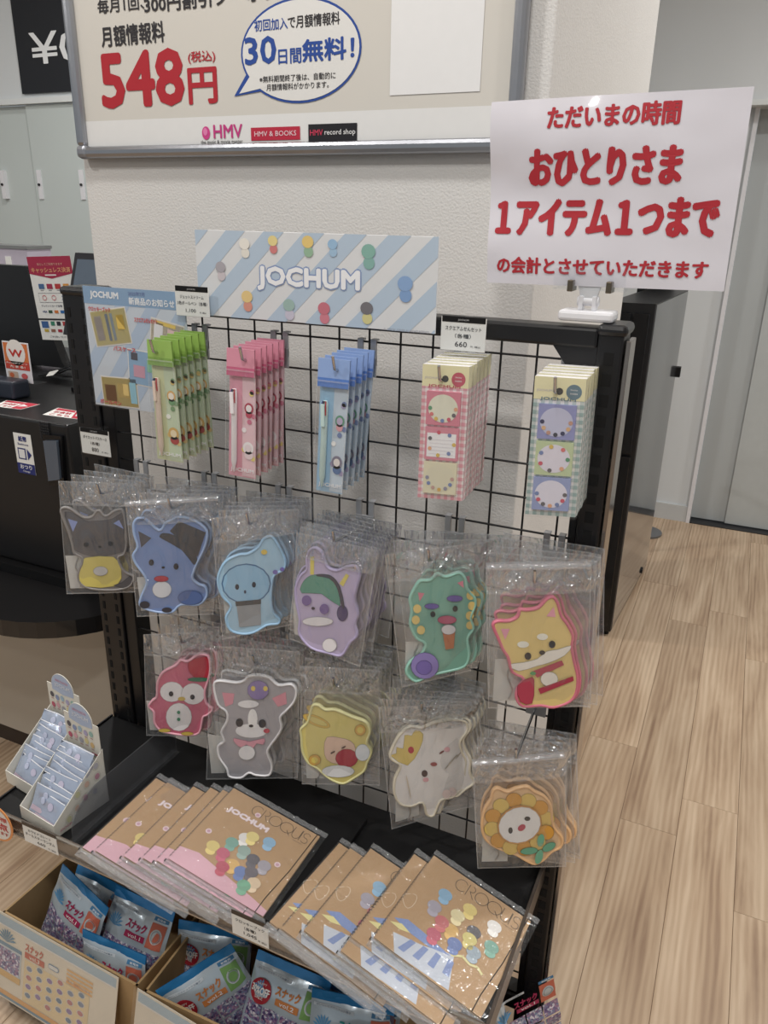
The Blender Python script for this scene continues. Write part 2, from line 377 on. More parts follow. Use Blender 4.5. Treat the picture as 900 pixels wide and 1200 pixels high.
# speech bubble
def U(x, y): q = atY(x, y, YP); return (q.x, q.z)
c0 = U(351, 60); ru = U(424, 60)[0]-c0[0]; rv = c0[1]-U(351, 121)[1]
tail = [U(305, 98), U(276, 112), U(297, 88)]
P.ell(c0[0], c0[1], ru, rv, BL, 2, n=48); P.poly([U(312, 106), U(275, 113), U(292, 82)], BL, 2.4)
P.ell(c0[0], c0[1], ru-.0035, rv-.0035, (222, 221, 217), 3, n=48); P.poly([U(314, 102), U(281, 110), U(297, 84)], (222, 221, 217), 3.4)
T('初回加入', 299, 37, 338, 35, 14, BL, 4, .02); T('で月額情報料', 338, 35, 399, 28, 15, DK, 4, .02)
T('30', 288, 77, 325, 75, 33, BL, 4, .035); T('日間', 327, 76, 354, 74, 18, BL, 4, .025); T('無料！', 355, 74, 416, 69, 27, BL, 4, .035)
T('※無料期間終了後は、自動的に', 305, 97, 394, 93, 8, DK, 4, .012); T('月額情報料がかかります。', 313, 107, 386, 103, 8, DK, 4, .012)
# blank white patch where the code was
q0 = U(457, 112); q1 = U(570, -25); P.rect(q0[0], q0[1], q1[0], q1[1], (228, 228, 228), 2)
# logos
cc = U(242, 156); P.ell(cc[0], cc[1], .0085, .0105, (214, 58, 138), 3); P.ell(cc[0]-.001, cc[1]+.002, .0045, .006, (232, 120, 178), 4)
T('HMV', 251, 162, 285, 162, 16, (204, 52, 130), 3, .03); T('the music & movie master', 236, 168, 285, 168, 4, DK, 3, .01)
a = U(295, 165); b = U(352, 148); P.rect(a[0], a[1], b[0], b[1], (196, 36, 62), 3); T('HMV & BOOKS', 299, 160, 348, 159, 6, (236, 200, 206), 4, .01)
a = U(362, 167); b = U(419, 144); P.rect(a[0], a[1], b[0], b[1], (32, 32, 38), 3); T('HMV', 364, 159, 379, 159, 7, (220, 56, 90), 4, .01); T('record shop', 381, 160, 417, 159, 8, (222, 222, 222), 4, .012)
P.build('poster_print', sheet)

# ------------------------------------------------------------------ mesh display rack
rack = empty('mesh_display_rack', (.19, 0, 0), 'black steel display rack with wire grid back and slotted posts', 'display rack')
def post(x0, x1):
    p = MB().box((x0, -.015, .0), (x1, .042, 1.315), BLACK).build('post', rack, bevel=.003)
    s = MB(); SL = mat('slot_shadow_black', (2, 2, 3), .9)
    for k in range(46):
        z = 1.285 - k*.027
        for xx in (x0+.010, x1-.016): s.box((xx, -.0158, z-.016), (xx+.006, -.0149, z), SL)
    for k in range(24):
        z = 1.28-k*.054
        s.box((x1-.0001, .004, z-.03), (x1+.0006, .012, z), SL)
    s.build('slot_row', p)['kind'] = 'stuff'
    MB().box((x0-.002, -.019, 1.305), (x1+.004, .046, 1.320), mat('black_plastic_cap', (24, 24, 27), .3)).build('post_cap', p, bevel=.006)
    return p
post(.630, .662); post(-.283, -.225)
MB().box((.664, -.008, .02), (.670, .040, 1.300), mat('polished_edge_strip', (150, 142, 136), .14, .85)).build('edge_strip', rack, bevel=.001)
MB().box((-.225, -.010, .02), (-.197, .03, 1.30), BLACK).build('frame_stile', rack, bevel=.002)
MB().box((.618, -.006, .02), (.630, .03, 1.30), BLACK).build('frame_stile', rack, bevel=.002)
MB().box((-.225, -.014, 1.288), (.630, .030, 1.314), BLACK).build('top_rail', rack, bevel=.004)
MB().box((-.225, -.010, .085), (.630, .030, .118), BLACK).build('bottom_rail', rack, bevel=.004)
MB().slab([(.630, -.012, 1.290), (.572, -.012, 1.290), (.612, -.012, 1.238), (.630, -.012, 1.232)], (0, .02, 0), BLACK).build('corner_gusset', rack, recalc=True)
MB().slab([(-.225, -.012, 1.290), (-.170, -.012, 1.290), (-.208, -.012, 1.238), (-.225, -.012, 1.232)], (0, .02, 0), BLACK).build('corner_gusset', rack, recalc=True)
MB().box((-.283, -.36, 0), (-.225, -.015, .05), BLACK).box((.630, -.36, 0), (.662, -.015, .05), BLACK).box((-.225, -.35, .015), (.630, -.02, .049), BLACK2).build('base_foot', rack, bevel=.002)
vw = MB().tube([(0, .002, .11), (0, .002, 1.29)], .0016, BLACK, 6); hw = MB().tube([(-.205, -.0015, 0), (.625, -.0015, 0)], .0016, BLACK, 6)
o = None
for k in range(-4, 13):
    if o is None: o = vw.build('vertical_wire', org=Vector((0, 0, 0))); b = o
    else: b = o.copy(); COL.objects.link(b)
    b.parent = rack; b.location = (k*.05-.19, 0, 0)
o = None
for k in range(0, 24):
    if o is None: o = hw.build('horizontal_wire', org=Vector((0, 0, 0))); b = o
    else: b = o.copy(); COL.objects.link(b)
    b.parent = rack; b.location = (-.19, 0, 1.27-.05*k)

# hooks
ZINC = mat('zinc_plate', (176, 178, 182), .38, .55)
def hook(x, z, label, ytip, zt=None, group='steel prong hooks on the wire grid'):
    e = empty('display_hook', (x, 0, z), label, 'hook', group)
    c = MB()
    for sx in (-.0155, .0060):
        c.box((x+sx, -.0075, z-.034), (x+sx+.0095, -.0035, z+.004), ZINC); c.box((x+sx, -.0075, z+.002), (x+sx+.0095, .004, z+.005), ZINC)
    c.box((x-.0155, -.0080, z-.050), (x+.0155, -.0040, z-.020), ZINC)
    c.build('clip_plate', e, bevel=.0008)
    zt = zt or z-.022
    MB().tube([(x, -.007, z-.034), (x, -.03, z-.035), (x, ytip+.004, zt-.006), (x, ytip-.001, zt-.004), (x, ytip-.006, zt+.014)], .0022, CHROME, 8).build('prong', e)
    return e

# ------------------------------------------------------------------ generic helpers for items
def plane_frame(org, yaw):
    """a vertical plane through org turned by yaw about z; returns map (u along, v up, h toward viewer)"""
    o = Vector(org); a = Vector((cos(yaw), sin(yaw), 0)); n = Vector((sin(yaw), -cos(yaw), 0))
    return o, a, n
def to_uv(px, py, fr):
    o, a, n = fr; p = at(px, py, o, n); return ((p-o).dot(a), p.z-o.z)

def catmull_local(ptspx, tr, fr): return [to_uv(tr[0]+x/tr[2], tr[1]+y/tr[2], fr) for x, y in ptspx]
from mathutils import noise as mn
ORD = ['front', 'second', 'third', 'fourth', 'fifth', 'sixth', 'seventh', 'eighth', 'ninth']
SEAL = film('bag_seal_film', (.95, .95, .95), .16, 1., .07, 60, 2.2, (.86, .88, .9), .03)
ROLL = film('rolled_film_edge', (.95, .95, .96), .14, .6, .12, 40, 3.5, (.86, .88, .9), .01)
FLAP = film('bag_flap_film', (.95, .955, .96), .07, 1., .09, 48, 3.2, (.84, .86, .88), .05)
EDGE = film('bag_edge_weld', (.93, .93, .93), .22, .6, .1, 60, 1.6, (.86, .88, .9))
PAPER = mat('insert_paper', (214, 214, 210), .7)

# ------------------------------------------------------------------ die-cut pass cases in clear bags
def film_sheets(name, parent, q, F, bulge=.0055, seed=0, back=True, seal=.80, nx=12, ny=14, mt=None, roll=False):
    """bag of two crinkled sheets; q = TL, TR, BR, BL in uv"""
    mt = mt or BAGF
    def uv(a, b):
        x = (q[3][0]*(1-a)+q[2][0]*a)*(1-b)+(q[0][0]*(1-a)+q[1][0]*a)*b
        y = (q[3][1]*(1-a)+q[2][1]*a)*(1-b)+(q[0][1]*(1-a)+q[1][1]*a)*b
        return x, y
    def sh(sg, extra=0):
        def g(a, b):
            x, y = uv(a, b); e = min(1, 4*min(a, 1-a, .5))*min(1, 4*min(b, 1-b, .5))
            w = mn.noise(Vector((x*28+seed*7.3, y*22, sg*3.1+seed)))*.0034+mn.noise(Vector((x*70+seed*3, y*60, sg)))*.0010*(1+2.5*max(0, (b-.72)/.28))
            return F(x, y, sg*(bulge*e+.0004)+w*(.35+.65*e)+extra)
        return g
    m = MB(); m.grid(sh(1), nx, ny, mt)
    if back: m.grid(sh(-1), nx, ny, mt)
    o = m.build(name, parent)
    k = MB()
    g = sh(1, .0007)
    if seal:
        k.grid(lambda a, b: g(a, seal+.022*b), nx, 1, SEAL); g2 = sh(1, .0016); k.grid(lambda a, b: g2(a, seal+.022+(.978-seal)*b), nx+8, 6, FLAP)
        k.grid(lambda a, b: g(a, .992+.008*b), nx, 1, EDGE)
    k.grid(lambda a, b: g(a, .012*b), nx, 1, EDGE)
    k.grid(lambda a, b: g(.010*a, b), 1, ny, EDGE); k.grid(lambda a, b: g(.99+.01*a, b), 1, ny, EDGE)
    if roll:
        kr = MB(); kr.tube([g(.01+.98*i/16, .975)+Vector((0, -.003, .001*mn.noise(Vector((i*.7, seed, 0))))) for i in range(17)], .0045, ROLL, 10, False); kr.build('rolled_edge', o)
    k.build('sealed_edge', o)
    return o

A = (50, 540, 3.); B = (330, 580, 2.3077); C = (150, 730, 3.); D = (430, 790, 3.4615)
PL = (236, 226, 120)
CASES = [
 dict(hx=-.15, z=1.02, tr=A, n=4, gap=.020, yaw=None, what='dark grey eared pass case with yellow body', rim=(126, 122, 120), base=(112, 108, 108),
  quad=((55, 70), (345, 80), (325, 462), (85, 468)),
  out=[(60,178),(72,160),(98,163),(130,185),(150,195),(172,192),(188,172),(205,172),(222,190),(250,172),(278,166),(290,185),(296,220),(300,290),(290,330),(270,340),(290,385),(322,402),(320,428),(300,447),(250,457),(170,452),(132,432),(120,398),(138,345),(108,325),(100,290),(84,240)],
  z_=[('p',(92,90,94),[(78,178),(110,183),(150,208),(180,210),(245,203),(280,180),(291,215),(286,270),(298,300),(278,320),(205,336),(140,326),(102,300),(106,265),(86,215)]),('p',(134,150,205),[(90,202),(124,212),(108,248)]),('p',(134,150,205),[(250,218),(270,206),(286,238)]),
   ('p',(222,206,104),[(152,338),(250,335),(278,380),(262,438),(150,440),(128,402),(138,360)]),('p',(92,90,94),[(248,436),(280,425),(308,402),(318,424),(296,444)]),('e',(34,32,36),155,292,9,8),('e',(34,32,36),240,289,9,8),('e',(34,32,36),203,300,6,4),('e',(205,205,205),205,385,26,17)]),
 dict(hx=0., z=1.02, tr=A, n=5, gap=.018, yaw=None, what='blue fox-shaped pass case with dark hat', rim=(150, 178, 222), base=(104, 134, 196),
  quad=((290, 140), (625, 118), (600, 540), (332, 547)),
  out=[(316,218),(335,196),(368,203),(410,240),(428,215),(450,205),(480,192),(540,208),(582,245),(576,300),(548,360),(535,392),(532,412),(552,430),(576,440),(582,475),(550,508),(488,508),(462,532),(420,536),(370,526),(338,506),(345,470),(362,430),(352,400),(324,362),(314,330),(330,300),(318,260)],
  z_=[('p',(84,82,90),[(338,246),(382,270),(348,302)]),('p',(72,70,74),[(480,210),(574,250),(546,335),(448,245)]),('p',(72,70,74),[(412,262),(425,252),(470,262),(530,310),(545,352),(530,362),(490,312),(420,272)]),('e',(226,230,240),420,450,34,30),
   ('e',(34,34,44),383,355,9,11),('e',(34,34,44),470,369,9,11),('e',(34,34,44),425,372,6,4),('e',(196,46,66),418,412,26,11),('e',(66,64,72),360,503,18,13),('e',(66,64,72),438,521,18,9),('e',(90,118,182),520,478,44,26)]),
 dict(hx=.15, z=1.02, tr=A, n=6, gap=.016, yaw=None, what='pale blue round-headed pass case', rim=(150, 196, 232), base=(160, 206, 236),
  quad=((592, 200), (885, 170), (882, 575), (632, 628)),
  out=[(614,400),(640,350),(690,325),(720,322),(755,300),(775,270),(808,262),(835,300),(858,350),(850,385),(820,402),(812,430),(808,480),(815,530),(838,555),(830,575),(790,580),(745,605),(700,611),(655,595),(640,550),(658,510),(630,480),(614,440)],
  z_=[('e',(92,142,204),716,430,87,71),('e',(150,200,236),716,430,84,68),('e',(40,44,60),684,441,7,10),('e',(40,44,60),743,433,7,10),('e',(60,70,96),712,458,4,6),('p',(156,160,166),[(682,502),(766,492),(768,574),(692,582)]),('p',(84,82,84),[(678,492),(768,484),(768,500),(680,508)]),('e',(228,196,84),779,318,11,9),('e',(120,108,190),818,388,9,8),('e',(120,108,190),842,378,8,7)]),
 dict(hx=.30, z=1.02, tr=B, n=8, gap=.012, yaw=.06, what='lavender rabbit-eared pass case with green cap', rim=(176, 164, 206), base=(186, 172, 212),
  quad=((42, 100), (262, 150), (213, 465), (22, 388)),
  out=[(66,170),(75,146),(93,139),(113,155),(125,190),(150,200),(176,190),(203,190),(215,215),(207,250),(200,285),(210,320),(202,350),(208,380),(188,402),(165,436),(130,430),(80,415),(46,375),(47,335),(38,290),(36,250),(50,215),(66,200)],
  z_=[('p',(222,206,96),[(79,165),(90,165),(89,214),(79,214)]),('p',(222,206,96),[(158,238),(176,211),(184,216),(168,246)]),('p',(96,160,138),[(55,242),(70,222),(90,214),(130,214),(153,238),(160,300),(110,266),(56,264)]),('e',(84,70,120),166,318,15,22),
   ('p',(74,68,84),[(100,212),(135,216),(160,245),(172,300),(164,300),(152,250),(130,224),(98,218)]),('e',(236,234,240),100,340,42,13),('e',(238,236,242),132,404,20,19),('e',(120,96,160),70,283,13,14),('e',(120,96,160),118,306,13,14),('e',(50,44,60),88,304,5,4)]),
 dict(hx=.45, z=1.02, tr=B, n=3, gap=.030, yaw=None, what='teal maned pass case with orange cup print', rim=(142, 204, 186), base=(112, 180, 160),
  quad=((278, 160), (572, 122), (512, 475), (325, 520)),
  out=[(357,248),(373,228),(400,226),(420,208),(444,217),(480,205),(500,225),(505,252),(525,275),(527,300),(515,330),(522,360),(506,388),(511,430),(496,465),(440,481),(400,490),(362,506),(334,482),(343,450),(375,428),(384,402),(360,387),(344,350),(348,315),(343,280)],
  z_=[('p',(222,132,150),[(368,262),(386,264),(373,286)]),('p',(222,132,150),[(474,236),(490,230),(492,250)]),('e',(232,204,120),510,270,11,12),('e',(232,204,120),514,298,11,12),('e',(232,204,120),508,324,11,12),('e',(232,204,120),508,350,10,11),('e',(232,204,120),366,305,11,12),('e',(232,204,120),362,335,11,12),('e',(232,204,120),376,362,11,12),
   ('e',(112,96,184),405,298,20,8),('e',(112,96,184),467,277,22,9),('e',(30,40,44),408,319,7,8),('e',(30,40,44),468,304,7,8),('e',(204,96,128),446,334,26,12),('p',(206,126,82),[(434,368),(468,362),(464,410),(442,414)]),('e',(230,230,236),450,360,20,14),('e',(150,136,206),386,457,38,36),('e',(126,110,190),384,462,22,20)]),
 dict(hx=.60, z=1.02, tr=B, n=5, gap=.017, yaw=None, what='yellow dog-shaped pass case with pink rim and red scarf', rim=(214, 100, 126), base=(236, 206, 120),
  quad=((552, 182), (838, 178), (828, 572), (558, 577)),
  out=[(567,350),(583,336),(612,336),(634,326),(642,306),(664,306),(692,300),(714,277),(735,271),(750,290),(760,325),(775,345),(791,378),(788,410),(795,450),(804,490),(800,532),(780,560),(735,576),(700,571),(650,573),(631,550),(634,522),(650,497),(620,480),(608,440),(595,420),(580,385)],
  z_=[('p',(236,158,180),[(592,360),(616,360),(604,390)]),('p',(236,158,180),[(715,326),(735,300),(740,328)]),('e',(246,240,224),652,402,16,9),('e',(246,240,224),704,381,15,9),('p',(246,242,232),[(612,456),(650,450),(690,440),(715,420),(745,415),(784,404),(764,432),(720,452),(690,460),(640,474)]),
   ('e',(46,40,42),665,433,9,10),('e',(46,40,42),730,401,9,10),('e',(46,40,42),703,423,8,6),('p',(196,62,86),[(675,474),(756,444),(762,456),(690,490)]),('p',(196,62,86),[(636,512),(676,488),(682,512),(676,560),(644,556)]),('e',(244,240,230),722,494,24,20),('p',(186,56,80),[(692,520),(786,486),(788,498),(698,534)]),('e',(90,160,100),678,478,8,5)]),
 dict(hx=0., z=.77, tr=C, n=3, gap=.024, yaw=None, what='pink bird-shaped pass case with red berry', rim=(230, 160, 178), base=(206, 84, 116),
  quad=((55, 40), (300, 28), (285, 400), (65, 395)),
  out=[(70,292),(84,268),(98,256),(100,210),(120,170),(165,145),(185,125),(210,130),(245,107),(285,112),(294,160),(285,205),(275,240),(280,280),(302,302),(282,325),(268,332),(255,386),(212,396),(160,391),(115,379),(90,350),(88,312)],
  z_=[('e',(240,236,238),155,240,42,36),('e',(240,236,238),230,247,42,38),('e',(240,236,238),180,328,46,50),('p',(196,40,62),[(214,132),(250,120),(286,120),(290,188),(250,196),(216,170)]),('e',(64,130,96),250,196,40,8),('e',(44,36,44),153,246,8,9),('e',(44,36,44),228,257,8,9),('e',(206,176,76),190,263,13,7),('e',(224,192,80),130,374,22,7),('e',(224,192,80),210,385,22,7),('e',(66,140,104),180,310,6,6),('e',(66,140,104),180,334,6,6)]),
 dict(hx=.15, z=.77, tr=C, n=4, gap=.020, yaw=.25, what='grey puppy-shaped pass case with pink bib', rim=(232, 232, 236), base=(160, 158, 166),
  quad=((290, 78), (605, 100), (597, 545), (275, 550)),
  out=[(299,215),(322,198),(380,205),(408,197),(420,184),(455,178),(500,188),(530,214),(575,210),(597,235),(590,275),(560,310),(540,332),(545,370),(525,405),(506,430),(495,455),(511,500),(500,536),(450,536),(428,528),(400,546),(355,540),(345,510),(318,470),(314,430),(335,412),(325,380),(345,342),(343,310),(314,285)],
  z_=[('p',(232,150,168),[(332,242),(376,246),(370,282),(344,292)]),('p',(232,150,168),[(508,262),(556,240),(560,282),(528,292)]),('e',(240,240,244),436,376,58,26),('e',(240,240,244),440,335,17,36),('e',(240,240,244),425,282,38,15),('e',(36,32,40),394,347,13,15),('e',(36,32,40),474,350,13,15),('e',(36,32,40),435,358,8,5),
   ('p',(234,158,178),[(374,400),(430,412),(482,400),(478,424),(455,420),(440,440),(420,424),(400,434),(380,420)]),('e',(240,240,244),420,452,30,26),('e',(146,126,186),460,232,38,34),('e',(226,200,90),443,226,8,9),('e',(226,200,90),486,226,8,9),('e',(196,60,80),490,374,11,8)]),
 dict(hx=.30, z=.77, tr=C, n=6, gap=.016, yaw=.25, what='yellow-haired cherub pass case holding red heart', rim=(220, 216, 150), base=(222, 206, 108),
  quad=((605, 150), (885, 165), (885, 570), (612, 566)),
  out=[(641,300),(650,284),(672,284),(695,300),(730,300),(790,325),(840,345),(856,380),(845,420),(861,450),(846,490),(835,520),(800,545),(760,566),(720,555),(690,535),(662,510),(630,490),(610,450),(606,400),(604,370),(628,345)],
  z_=[('e',(228,190,84),664,342,52,18,-.4),('e',(224,208,116),666,342,40,11,-.4),('p',(236,200,176),[(700,398),(745,400),(785,412),(802,440),(790,480),(740,494),(700,478),(690,440)]),('e',(190,40,60),770,472,40,33),('e',(236,238,240),740,518,58,22),('e',(232,238,244),826,452,26,30),('e',(224,176,80),658,478,22,20),('e',(222,202,96),658,478,12,11),('e',(224,176,80),818,372,20,20),('e',(222,202,96),818,372,11,11),('e',(90,70,60),722,450,9,3,.5),('e',(90,70,60),760,432,9,3,.5)]),
 dict(hx=.45, z=.77, tr=D, n=8, gap=.012, yaw=None, what='cream fluffy dog pass case with yellow crown', rim=(214, 206, 184), base=(234, 232, 230),
  quad=((45, 132), (415, 120), (430, 530), (100, 628)),
  out=[(88,326),(103,285),(130,240),(176,205),(218,213),(260,195),(330,179),(400,184),(413,225),(383,270),(390,310),(407,350),(402,400),(418,440),(380,472),(345,502),(302,512),(275,572),(238,570),(222,522),(180,537),(130,526),(105,480),(108,420),(130,370),(100,350)],
  z_=[('p',(232,206,108),[(96,328),(118,318),(120,292),(146,298),(152,244),(180,246),(196,222),(228,240),(214,300),(164,368)]),('e',(190,44,62),178,304,12,14),('e',(70,44,44),233,399,12,14),('e',(226,168,176),238,424,12,9),('e',(226,168,176),324,301,12,10),('e',(120,60,60),302,312,12,4,.6),('e',(160,80,80),270,360,14,8),('e',(204,190,172),168,452,3,50,.2),('e',(206,194,176),340,350,3,40,-.7),('e',(226,206,202),322,480,18,18)]),
 dict(hx=.60, z=.77, tr=D, n=5, gap=.017, yaw=None, zt=.722, what='sunflower-shaped pass case with peach rim', rim=(232, 180, 122), base=(236, 190, 134),
  quad=((425, 345), (805, 310), (808, 780), (448, 787)),
  out=[(460,602),(472,545),(498,502),(505,470),(530,455),(568,470),(600,458),(650,449),(682,470),(722,490),(750,530),(755,580),(765,620),(796,660),(790,700),(752,720),(720,752),(680,771),(640,756),(600,732),(550,716),(500,692),(468,655)],
  z_=[('e',(232,164,60) if k%2 else (236,202,100),617+112*cos(k*pi/6+.2),603-98*sin(k*pi/6+.2),34,31) for k in range(12)]+[('e',(234,166,80),617,603,93,78,.35),('e',(240,240,240),617,603,88,72,.35),('e',(52,48,46),580,625,9,13),('e',(52,48,46),648,577,12,9),('e',(190,60,84),625,613,17,12,.6),('e',(106,174,142),702,664,14,26,-.2),('e',(106,174,142),655,707,36,15,.1),('e',(106,174,142),695,730,15,30,-.3),('e',(106,174,142),735,690,30,16,.5)]),
]
def bagged_case(c, idx):
    ytip = -.108 if idx != 10 else -.116
    zt = c.get('zt') or c['z']-.022
    hook(c['hx'], c['z'], 'steel prong hook carrying the '+c['what'].split(' with ')[0].split(' holding ')[0]+'s', ytip, zt)
    tip = Vector((c['hx'], ytip+.010, zt-.004)); tr = c['tr']
    P_ = lambda x, y: (tr[0]+x/tr[2], tr[1]+y/tr[2])
    yaw = c['yaw']
    if yaw is None:
        best = None
        for k in range(0, 31):
            fr = plane_frame(tip, radians(k)); a = to_uv(*P_(*c['quad'][3]), fr); b = to_uv(*P_(*c['quad'][2]), fr)
            s = abs((b[1]-a[1])/(b[0]-a[0]))
            if best is None or s < best[0]: best = (s, radians(k))
        yaw = best[1]
    fr = plane_frame(tip, yaw); o, ax, n = fr
    F = lambda u, v, h: o+ax*u+Vector((0, 0, v))+n*h
    q = [to_uv(*P_(*p), fr) for p in c['quad']]
    r = random.Random(idx*11+3)
    grp = c['what']+'s in clear bags'
    root = empty('bagged_pass_case', tip, c['what']+', frontmost on its hook', 'pass case', grp)
    ORG[root] = tip
    bag_o = film_sheets('clear_bag', root, q, F, seed=idx, roll=idx in (1, 5, 10))
    # case body
    outl = smooth_closed([to_uv(*P_(*p), fr) for p in c['out']], 3)
    rimM = mat('soft_rim_%d_%d_%d' % c['rim'], tuple(v*.86+34 for v in c['rim']), .35, bump=.03); baseM = mat('printed_vinyl_%d_%d_%d' % c['base'], tuple(min(250, (sum(c['base'])/3+(q_-sum(c['base'])/3)*.92)*.88+30) for q_ in c['base']), .4)
    m = MB(); prof = [(.0008, -.003), (0, -.0012), (0, .0010), (.0007, .0028), (.0020, .0036), (.0036, .0032), (.0044, .0018)]
    rings = [[F(x, y, h) for x, y in inset(outl, d)] for d, h in prof]; N_ = len(outl)
    vs = [v for g in rings for v in g]; fs = [(i*N_+k, i*N_+(k+1) % N_, (i+1)*N_+(k+1) % N_, (i+1)*N_+k) for i in range(len(prof)-1) for k in range(N_)]
    m.add(vs, fs, rimM, True)
    ins = inset(outl, .0044)
    m.add([F(x, y, .0018) for x, y in ins], mg.tessellate_polygon([[Vector((x, y, 0)) for x, y in ins]]), baseM)
    m.add(rings[0], mg.tessellate_polygon([[Vector((x, y, 0)) for x, y in inset(outl, .0008)]]), rimM)
    case = m.build('pass_case', root)
    P = Print(F, .00018)
    for i, z in enumerate(c['z_']):
        if z[0] == 'p': pp = z[2]; s_ = 2 if len(pp) > 4 else 1
        else:
            cx, cy, rx, ry = z[2:6]; ro = z[6] if len(z) > 6 else 0
            pp = [(cx+rx*cos(t)*cos(ro)+ry*sin(t)*sin(ro), cy-rx*cos(t)*sin(ro)+ry*sin(t)*cos(ro)) for t in [2*pi*k/16 for k in range(16)]]; s_ = 1
        uv = [to_uv(*P_(*p), fr) for p in pp]
        if s_ == 2: uv = smooth_closed(uv, 2)
        big = max(p[0] for p in uv)-min(p[0] for p in uv) > .018
        if big:
            dk = tuple(v*.72 for v in z[1]); P.poly(uv, dk, 11+i); P.poly(inset(uv, .0006) if s_ == 1 and len(pp) < 5 else inset(uv, .0007), z[1], 12.+i)
        else: P.poly(uv, tuple(min(248, v*1.05) for v in z[1]), 12.+i)
    P.build('printed_face', case)
    # paper insert with price label and the folded ball chain
    bl = q[3]; wq = q[2][0]-q[3][0]; hq = q[0][1]-q[3][1]
    sl = (q[2][1]-q[3][1])/wq
    cp = [(bl[0]+wq*.05, bl[1]+hq*.04), (bl[0]+wq*.34, bl[1]+hq*.04+sl*wq*.3), (bl[0]+wq*.32, bl[1]+hq*.34), (bl[0]+wq*.04, bl[1]+hq*.34)]
    pc = MB().slab([F(x, y, -.0046) for x, y in cp], -n*.0004, PAPER).build('paper_insert', root)
    ch = MB(); t = []
    for k in range(22):
        a = k/21; t.append(F(cp[0][0]+wq*(.15+.03*sin(a*7)), cp[0][1]+hq*(.02+.26*a), -.0035+.0008*sin(a*30)))
    ch.tube(t, .0009, mat('ball_chain_steel', (190, 190, 192), .3, 1.), 5)
    ch.build('ball_chain', root)
    for k in range(1, c['n']):
        d = copy_tree(root); tp = tip+Vector((r.uniform(-.003, .003), c['gap']*k*min(1, .088/(c['gap']*(c['n']-1))), .0015*k))
        d.location = tp; d.rotation_euler = (r.uniform(-.015, .015), r.uniform(-.06, .06), -yaw*min(1, .2+.8*k/(c['n']-1)))
        nm = ORD[k]+(' from the front' if k < c['n']-1 else ' and rearmost')
        d['label'] = c['what'].split(' with ')[0].split(' holding ')[0]+', '+nm+' on its hook'
for i, c in enumerate(CASES): bagged_case(c, i)

